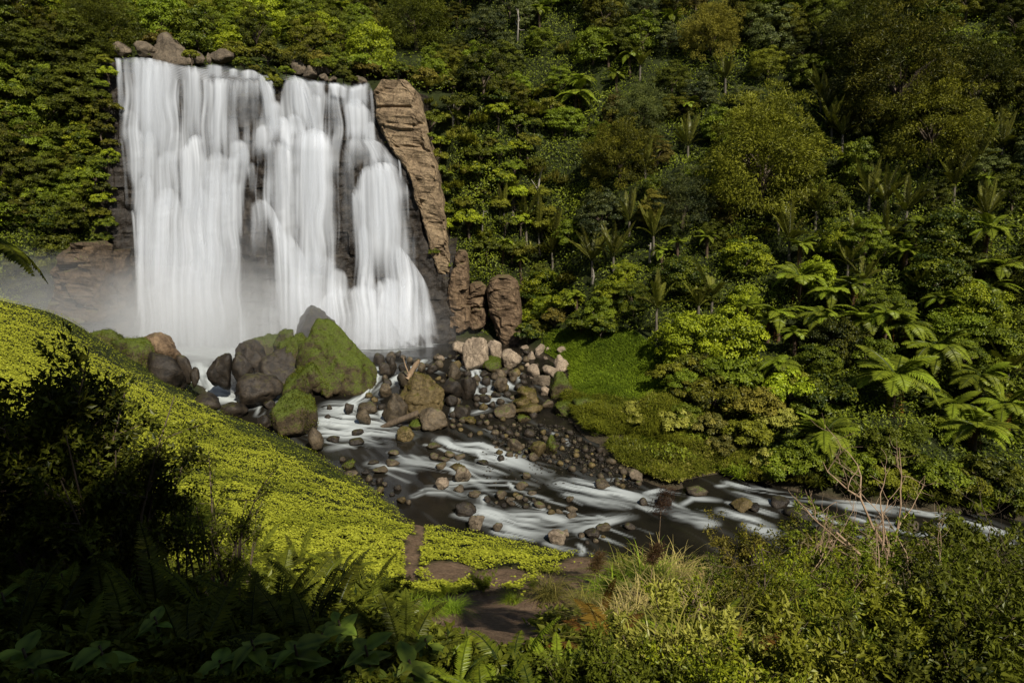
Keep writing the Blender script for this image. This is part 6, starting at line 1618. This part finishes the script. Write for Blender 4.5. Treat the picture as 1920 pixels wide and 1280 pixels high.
def twig_shrub(seed, H=2.2, n=9, spread=.55, L=.10, W=.045, per=60, rad=.022, leafy=1.0):
    """upright stems that fork into twigs with leaves at their ends"""
    r = np.random.default_rng(seed); tubes = []; P = []; Nn = []; D = []
    for i in range(n):
        a = r.uniform(0, 6.28); sp = spread * r.uniform(.3, 1.1); hh = H * r.uniform(.6, 1.05)
        p0 = np.array([.12 * r.normal(), .12 * r.normal(), -.2]); p2 = np.array([math.cos(a) * sp * hh, math.sin(a) * sp * hh, hh]); p1 = (p0 + p2) / 2 + np.array([0, 0, .12 * hh]) + .06 * r.normal(size=3)
        tubes.append(tube([p0, p1, p2], [rad, rad * .75, rad * .3], 5))
        for k in range(6):
            t = r.uniform(.4, 1); b = (1 - t) ** 2 * p0 + 2 * t * (1 - t) * p1 + t * t * p2
            d = unit(unit(p2 - p0) + .9 * r.normal(size=3)) * hh * r.uniform(.12, .30)
            tubes.append(tube([b, b + d * .5, b + d], [rad * .4, rad * .3, rad * .12], 4))
            m = int(per * leafy / 6 * r.uniform(.6, 1.4)) * 2
            if m < 1: continue
            s = r.uniform(.15, 1.1, (m, 1)); q = b + d * s + .05 * r.normal(size=(m, 3)); P.append(q)
            dd = unit(unit(d) * .7 + .9 * r.normal(size=(m, 3)) + np.array([0, 0, -.1])); D.append(dd); Nn.append(unit(np.array([0, -.2, 1]) + .7 * r.normal(size=(m, 3))))
    V, q = join(tubes); st = mesh_np('stems', V, q, True)
    lf = None
    if P:
        P = np.vstack(P); lf = leaves_mesh('foliage', P, np.vstack(D), np.vstack(Nn), L * r.uniform(.7, 1.3, len(P)), W * r.uniform(.7, 1.3, len(P)), .5 + .2 * r.normal(size=len(P)))
    return lf, st
SPARSESH = [twig_shrub(940 + k, 2.6, 8, .34, .085, .036, 110) for k in range(2)]
DARKSH = [twig_shrub(900 + k, 2.6, 13, .40, .085, .038, 260) for k in range(3)]
NEARSH = [twig_shrub(920 + k, 1.5, 16, .75, .105, .042, 210, .012) for k in range(4)]
FINESH = [twig_shrub(930 + k, 1.6, 16, .70, .075, .03, 200, .012) for k in range(2)]
for lf, st in SPARSESH + DARKSH + NEARSH + FINESH:
    lf.materials.append(LEAF['dark']); st.materials.append(M['bark'])
def near_shrub(lst, var, p, s, lk, rz, sz=1.0):
    lf, st = lst[var % len(lst)]; e = empty('shrub', tuple(p)); e.scale = (s, s, s * sz); e.rotation_euler = (0, 0, rz)
    f = obj('foliage', lf, None, e); set_mat(f, LEAF[lk]); obj('stems', st, None, e); return e
def stand(px, py_top, H, Ymin, Ymax):
    """ground point from which a plant H metres tall reaches up to the pixel row"""
    Y = np.linspace(Ymax, Ymin, 160); d = ray(px, py_top); d = d / d[1]
    g = ground_z(d[0] * Y, Y); z = CAM_Z + d[2] * Y
    pref = np.interp(py_top, [600, 800, 960, 985, 1000, 1060, 1100, 1150, 1200, 1250], [13, 13, 14, 19, 20, 16.5, 14, 11.5, 9, 7.5])
    cost = np.abs(z - g - H) + .10 * np.abs(Y - pref)
    k = int(np.argmin(cost)); return np.array([d[0] * Y[k], Y[k], g[k]])
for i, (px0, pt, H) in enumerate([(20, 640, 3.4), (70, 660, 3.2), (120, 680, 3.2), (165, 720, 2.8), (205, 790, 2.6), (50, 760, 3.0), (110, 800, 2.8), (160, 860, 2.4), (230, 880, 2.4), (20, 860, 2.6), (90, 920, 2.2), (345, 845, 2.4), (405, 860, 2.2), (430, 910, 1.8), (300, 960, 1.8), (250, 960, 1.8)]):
    p = stand(px0, pt, H, 8, 30); e = near_shrub(DARKSH if px0 < 235 else SPARSESH, i, p, H / 2.75, 'dark', i * 1.3)  # dark leaf colour carries the shade where crowns leave shrubs sunlit
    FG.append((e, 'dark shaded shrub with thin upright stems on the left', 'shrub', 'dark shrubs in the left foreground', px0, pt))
for i, (px0, pt, H, lk, kind) in enumerate([
        (1480, 985, 2.4, 'olive', 'f'), (1560, 1000, 2.2, 'mid', 'f'), (1420, 1005, 2.0, 'brownish', 'f'), (1640, 1010, 2.2, 'mid', 'n'), (1730, 1040, 2.0, 'mid', 'n'), (1800, 1040, 2.2, 'dark', 'n'), (1870, 1020, 2.4, 'dark', 'n'),
        (1370, 1090, 1.4, 'mid', 'n'), (1450, 1075, 1.7, 'bright', 'f'), (1540, 1060, 1.8, 'mid', 'n'), (1620, 1085, 1.7, 'olive', 'f'), (1700, 1110, 1.6, 'mid', 'n'), (1780, 1130, 1.6, 'dark', 'n'), (1860, 1130, 1.8, 'dark', 'n'),
        (1300, 1160, 1.0, 'bright', 'n'), (1400, 1155, 1.2, 'olive', 'f'), (1480, 1150, 1.2, 'bright', 'n'), (1570, 1165, 1.2, 'mid', 'f'), (1660, 1190, 1.2, 'olive', 'n'), (1760, 1190, 1.2, 'dark', 'n'), (1840, 1210, 1.3, 'dark', 'n'),
        (1240, 1215, .8, 'yellow', 'n'), (1340, 1220, .8, 'bright', 'n'), (1440, 1222, .8, 'yellow', 'n'), (1540, 1232, .9, 'olive', 'n'), (1640, 1242, .9, 'mid', 'n'), (1740, 1250, .9, 'dark', 'n'), (1900, 1080, 2.2, 'dark', 'n'), (1910, 1180, 1.8, 'dark', 'n'), (1220, 1262, .6, 'dark', 'n'), (1400, 1262, .7, 'dark', 'n'), (1520, 1268, .6, 'dark', 'n'), (1110, 1262, .6, 'dark', 'n'),
        (735, 1085, .7, 'mid', 'n'), (830, 1095, .4, 'bright', 'n'), (905, 1080, .5, 'mid', 'n'), (1000, 1085, .35, 'mid', 'f'), (1050, 1150, .35, 'olive', 'f')]):  # darker leaf kinds at right and bottom put the shading there into colour
    p = stand(px0, pt, H, 4, 30); lst = FINESH if kind == 'f' or i % 3 == 1 else NEARSH
    e = near_shrub(lst, i, p, H / 1.55, lk, i * 1.7, 1.0)
    FG.append((e, '%s leafy shrub among the near bushes' % COLN[lk], 'shrub', 'bushes in the right foreground', px0, pt))

# leafless twiggy tree rising out of the near bushes
def bare_tree(px, pb, pt, Y, label, seed, rad=.05, w=70):
    r = np.random.default_rng(seed); b = at(px, pb, Y); b[2] = float(ground_z(b[0], b[1])); t = at(px + r.uniform(-8, 8), pt, Y)
    e = empty('twiggy_tree', tuple(b)); H = t - b; L_ = np.linalg.norm(H)
    def br(p, d, l, rd, lev):
        pts = [p]; q = p.copy(); dd = d
        for k in range(4):
            dd = unit(dd + .22 * r.normal(size=3) + np.array([0, 0, .05])); q = q + dd * l / 4; pts.append(q.copy())
        out_.append(tube(pts, np.linspace(rd, rd * .45, 5), 5))
        if lev:
            for k in range(3 if lev > 1 else 4):
                i = r.integers(1, 5); br(pts[i], unit(dd + .75 * r.normal(size=3) + np.array([0, 0, .25])), l * r.uniform(.4, .65), rd * .5, lev - 1)
    for k in range(3):
        out_ = []; br(np.zeros(3), unit(H + .16 * L_ * r.normal(size=3)), L_ * r.uniform(.6, .85), rad * (1 - .2 * k), 3)
        V, q = join(out_); obj('branch', mesh_np('branch', V, q, True), M['drift' if seed % 2 else 'bark'], e)
    tag(e, label, 'tree', 'leafless twiggy trees in the foreground')
bare_tree(1695, 1090, 835, 17, 'leafless twiggy tree with pinkish-brown branches rising from the right bushes', 3, .075)
bare_tree(1500, 1100, 960, 15, 'low dead branching shrub in front of the right rapids', 5, .03)
bare_tree(1440, 1090, 990, 13, 'thin crooked dead stem left of the low dead shrub', 8, .025)
bare_tree(1640, 1140, 1000, 12, 'tangle of dead twigs in the middle of the right bushes', 11, .025)
bare_tree(1560, 1180, 1060, 10, 'grey dead twigs poking out of the near right leaves', 17, .016)
bare_tree(1310, 1180, 1070, 10, 'thin dead twigs beside the straw grass', 19, .014)
bare_tree(1760, 1150, 960, 14, 'second leafless twiggy tree, right of the pinkish-brown one', 21, .04)
bare_tree(1840, 1120, 930, 14, 'dark leafless twigs near the right edge in front of the river', 14, .022)

# sedge and plume grass clump
def arching_tuft(seed, n=300, L=1.6, W=.026, R=.35):
    r = np.random.default_rng(seed); a = r.uniform(0, 6.28, n); el = r.uniform(.55, 1.45, n); l = L * r.uniform(.5, 1.15, n); ns = 7
    s = np.linspace(0, 1, ns)[None, :, None]; hd = np.stack([np.cos(a), np.sin(a), 0 * a], -1)[:, None]
    b0 = np.stack([R * r.normal(size=n) * .5, R * r.normal(size=n) * .5, 0 * a], -1)[:, None]
    ll = l[:, None, None]; c = np.cos(el)[:, None, None]; sn = np.sin(el)[:, None, None]; dr = r.uniform(.35, 1.0, n)[:, None, None]
    C = b0 + hd * ll * (c * s + .45 * dr * s ** 2) + np.array([0, 0, 1]) * ll * (sn * s - dr * s ** 2.2)
    side = np.stack([-np.sin(a), np.cos(a), 0 * a], -1)[:, None] * W * .5 * (1 - .85 * s)
    V = np.stack([C - side, C + side], 2).reshape(-1, 3)
    i = (np.arange(n)[:, None] * ns + np.arange(ns - 1)[None]).ravel() * 2
    me = mesh_np('blades', V, np.stack([i, i + 1, i + 3, i + 2], 1), False); attr(me, 'tint', np.repeat(np.clip(.5 + .25 * r.normal(size=n), 0, 1), ns * 2)); return me
SEDGE = [arching_tuft(950 + k) for k in range(3)]
for me in SEDGE: me.materials.append(LEAF['sedge'])
for i, (px0, pt, H, lk, lab) in enumerate([
        (1215, 975, 1.5, 'grass', 'dark green upright sedge clump under the brown plume'), (1290, 1010, 1.3, 'straw', 'straw-coloured arching grass clump right of the green sedge'), (1180, 1010, 1.2, 'sedge', 'yellowish grass clump at the mound tip'),
        (1330, 1050, 1.2, 'straw', 'drooping straw grass clump hanging over the near bushes'), (1250, 1040, 1.2, 'sedge', 'yellowish grass clump in front of the green sedge'), (1030, 1065, .8, 'sedge', 'small pale sedge tuft standing on the bare earth'),
        (1150, 1060, 1.0, 'grass', 'green grass clump at the edge of the bare earth'), (1210, 1100, 1.0, 'straw', 'straw grass clump among the near yellow bushes'), (850, 1095, .5, 'grass', 'short green grass tuft left of the slip'), (800, 1105, .5, 'grass', 'short green grass tuft beside the path'), (1150, 1180, .9, 'straw', 'dry straw clump at the lower right of the slip'), (1260, 985, 1.6, 'straw', 'tall straw-coloured grass clump against the river'), (1370, 1110, 1.2, 'sedge', 'yellowish drooping grass clump deep among the right bushes'),
        (1180, 1110, 1.1, 'straw', 'bleached grass clump hanging over the right end of the slip'), (1310, 1200, 1.0, 'sedge', 'yellowish grass clump at the bottom of the right bushes'), (1230, 1060, 1.3, 'straw', 'long bleached grass clump below the green sedge'), (1330, 1130, 1.2, 'straw', 'bleached grass clump in the left part of the right bushes'), (1100, 1090, .7, 'sedge', 'low yellowish grass tuft on the right half of the slip'), (960, 1100, .4, 'grass', 'tiny green grass tuft above the slip'), (770, 1110, .5, 'grass', 'green grass tuft left of the slip below the path'), (1480, 1110, 1.1, 'sedge', 'fine yellow grass clump in the middle of the right bushes')]):
    p = stand(px0, pt, H, 5, 32); o = obj('sedge_clump', SEDGE[i % 3], None, None, tuple(p)); o.scale = (H / 1.15,) * 3; o.rotation_euler = (0, 0, i); set_mat(o, LEAF[lk]); tag(o, lab, 'grass clump', 'grass clumps on the near bank')
plm = leaf_mat('plume_brown', (.035, .02, .013), (.055, .036, .030), .4, .02)
for i, (px0, py0, pb, Y, sc, lab) in enumerate([(1240, 940, 1040, 18, .55, 'largest feathery brown grass plume nodding over the river'), (1225, 1040, 1090, 15, .32, 'reddish-brown grass plume below the largest one'), (1118, 1055, 1100, 17, .38, 'dark brown grass plume in front of the mound tip')]):
    a = at(px0, py0, Y); b = at(px0 - 6, pb, Y); b[2] = max(b[2] - .3, float(ground_z(b[0], b[1])) - .05); e = empty('plume_grass', tuple(b)); r = np.random.default_rng(i)
    V, q = tube([(0, 0, 0), (a - b) * .5, a - b], [.010, .008, .006], 4); obj('stem', mesh_np('stem', V, q, True), M['drift'], e)
    nP = 900; t = r.uniform(-1, 1, nP); Pp = (a - b) + np.stack([.22 * sc * r.normal(size=nP) + .25 * sc * t, .2 * sc * r.normal(size=nP), t * sc * .7], -1) * np.array([1, 1, 1])
    me = leaves_mesh('plume', Pp, unit(np.array([.5, 0, .4]) + .6 * r.normal(size=(nP, 3))), rand_dirs(r, nP), r.uniform(.08, .2, nP), .012 + 0 * t, .5 + .2 * r.normal(size=nP)); obj('plume', me, plm, e)
    tag(e, lab, 'grass plume', 'grass plumes on the near bank')

# fronds hanging in at the left edge, and the leafy trunk at the right edge
e = put_fern(at(-120, 440, 9.0), float(at(-120, 440, 9.0)[2] - ground_z(*at(-120, 440, 9.0)[:2])), .62, 14, 'dark', 400, 0, .25); tag(e, 'dark shaded tree fern at the left edge, its frond tips drooping into view', 'tree fern')
tb = at(2050, 700, 9.0); tb[2] = float(ground_z(tb[0], tb[1])); e = empty('edge_tree', tuple(tb)); r = np.random.default_rng(77)
hh = float(at(2050, 60, 9.0)[2] - tb[2]); V, q = tube([(0, 0, -.3), (.05, 0, hh * .5), (-.05, .05, hh)], [.22, .18, .12], 8); obj('trunk', mesh_np('trunk', V, q, True), M['bark'], e)
nP = 900; z = r.uniform(hh * .52, hh, nP); a_ = r.uniform(0, 6.28, nP); rr_ = r.uniform(.15, .95, nP) + .25 * vnoise(z * 1.5, a_ * 1.0, 2.0); Pp = np.stack([np.cos(a_) * rr_, np.sin(a_) * rr_ * .6, z], -1)
obj('foliage', leaves_mesh('foliage', Pp, unit(np.stack([np.cos(a_), np.sin(a_), -.5 + 0 * a_], -1) + .5 * r.normal(size=(nP, 3))), unit(np.array([0, 0, 1]) + .5 * r.normal(size=(nP, 3))), r.uniform(.10, .2, nP), r.uniform(.06, .11, nP), .5 + .2 * r.normal(size=nP)), LEAF['dark'], e)
tag(e, 'dark leafy trunk standing along the upper right edge of the photo', 'tree')

# low leafy growth on the near slope between the plants
n = 90000
px = ru.uniform(-60, 1980, n); py = ru.uniform(985, 1330, n)
P, ok = hits_fast(px, py, 1.5, 60)
dm = dirt_mask(P[:, 0], P[:, 1], P[:, 2]); wz = water_z(P[:, 0], P[:, 1])
k = ok & (P[:, 1] < 33) & (P[:, 2] > wz + .3) & (dm < .35 + .2 * ru.normal(size=n)) & ((P[:, 1] < 15.5) | (px > 1060))
P = P[k]; dist = P[:, 1]; nn = gnormal(P)
P = P + nn * (ru.uniform(.0, .35, len(P)) * np.clip(dist / 8, .4, 1) * np.where((px[k] > 760) & (px[k] < 1130), .35, 1))[:, None]
Nn = unit(nn + .7 * ru.normal(size=P.shape)); D = unit(np.cross(Nn, rand_dirs(ru, len(P))))
sz_ = np.clip(.018 * dist, .05, .20) * ru.uniform(.6, 1.3, len(P))
tag(obj('near_undergrowth', leaves_mesh('near_undergrowth', P, D, Nn, sz_, sz_ * .5, .45 + .22 * ru.normal(size=len(P))), leaf_mat('leaf_near_low', (.014, .022, .005), (.085, .10, .020), .25, .04, 0.0)), 'low tangled leaves covering the near slope', 'undergrowth', kind='stuff')

bk = {}
for e, noun, cat, grp, px0, py0 in FG: bk.setdefault(noun, []).append((px0, py0, e, cat, grp))
for noun, lst in bk.items():
    lst.sort(key=lambda t: t[0] + t[1] * .01)
    for i, (a_, b_, e, cat, grp) in enumerate(lst):
        tag(e, noun if len(lst) == 1 else '%s, %s from the left' % (noun, ordinal(i + 1)), cat, grp)
# ------------------------------------------------------------------ mist of the plunge pool
def mist_mat(name, dens):
    m, nt, out = new_mat(name); Lk = nt.links.new
    v = N(nt, 'ShaderNodeVolumePrincipled'); v.inputs['Color'].default_value = (.97, .985, 1, 1); v.inputs['Density'].default_value = dens; v.inputs['Anisotropy'].default_value = 0.0
    Lk(v.outputs[0], out.inputs['Volume']); return m
mist = empty('mist', (-30, 66, 0)); tag(mist, 'pale mist drifting from the foot of the falls', 'mist', kind='stuff')
for i, (c, r3, dn) in enumerate([((-30, 69, 1.5), (13, 5.5, 5.0), .07), ((-35, 68, 1.5), (16, 6, 5.5), .025), ((-28, 65, 0.5), (13, 6, 3.6), .013), ((-44, 63, 3), (11, 6, 5.5), .035), ((-30, 71, 4), (9, 4, 8), .03), ((-14, 70, 1), (7, 3.5, 4), .018)]):
    Dv, Fv = ICO[4]
    mm = mist_mat('mist_%d' % i, dn / 3.9)
    for s in (.6, .85, 1.15, 1.45):       # nested shells: thick inside, thinning outwards
        dd = Dv * (1 + .12 * fbm(Dv[:, 0] * 2 + i, Dv[:, 1] * 2 + s * 9, Dv[:, 2] * 2, 2))[:, None]
        obj('mist_bank', mesh_np('mist_bank', dd * np.array(r3) * s, Fv, True), mm, mist, tuple(np.array(c, float) - np.array([-30, 66, 0]) + np.array([s * 3.1 % 1.0, 0, s * 5.3 % .8])))
label_pending()
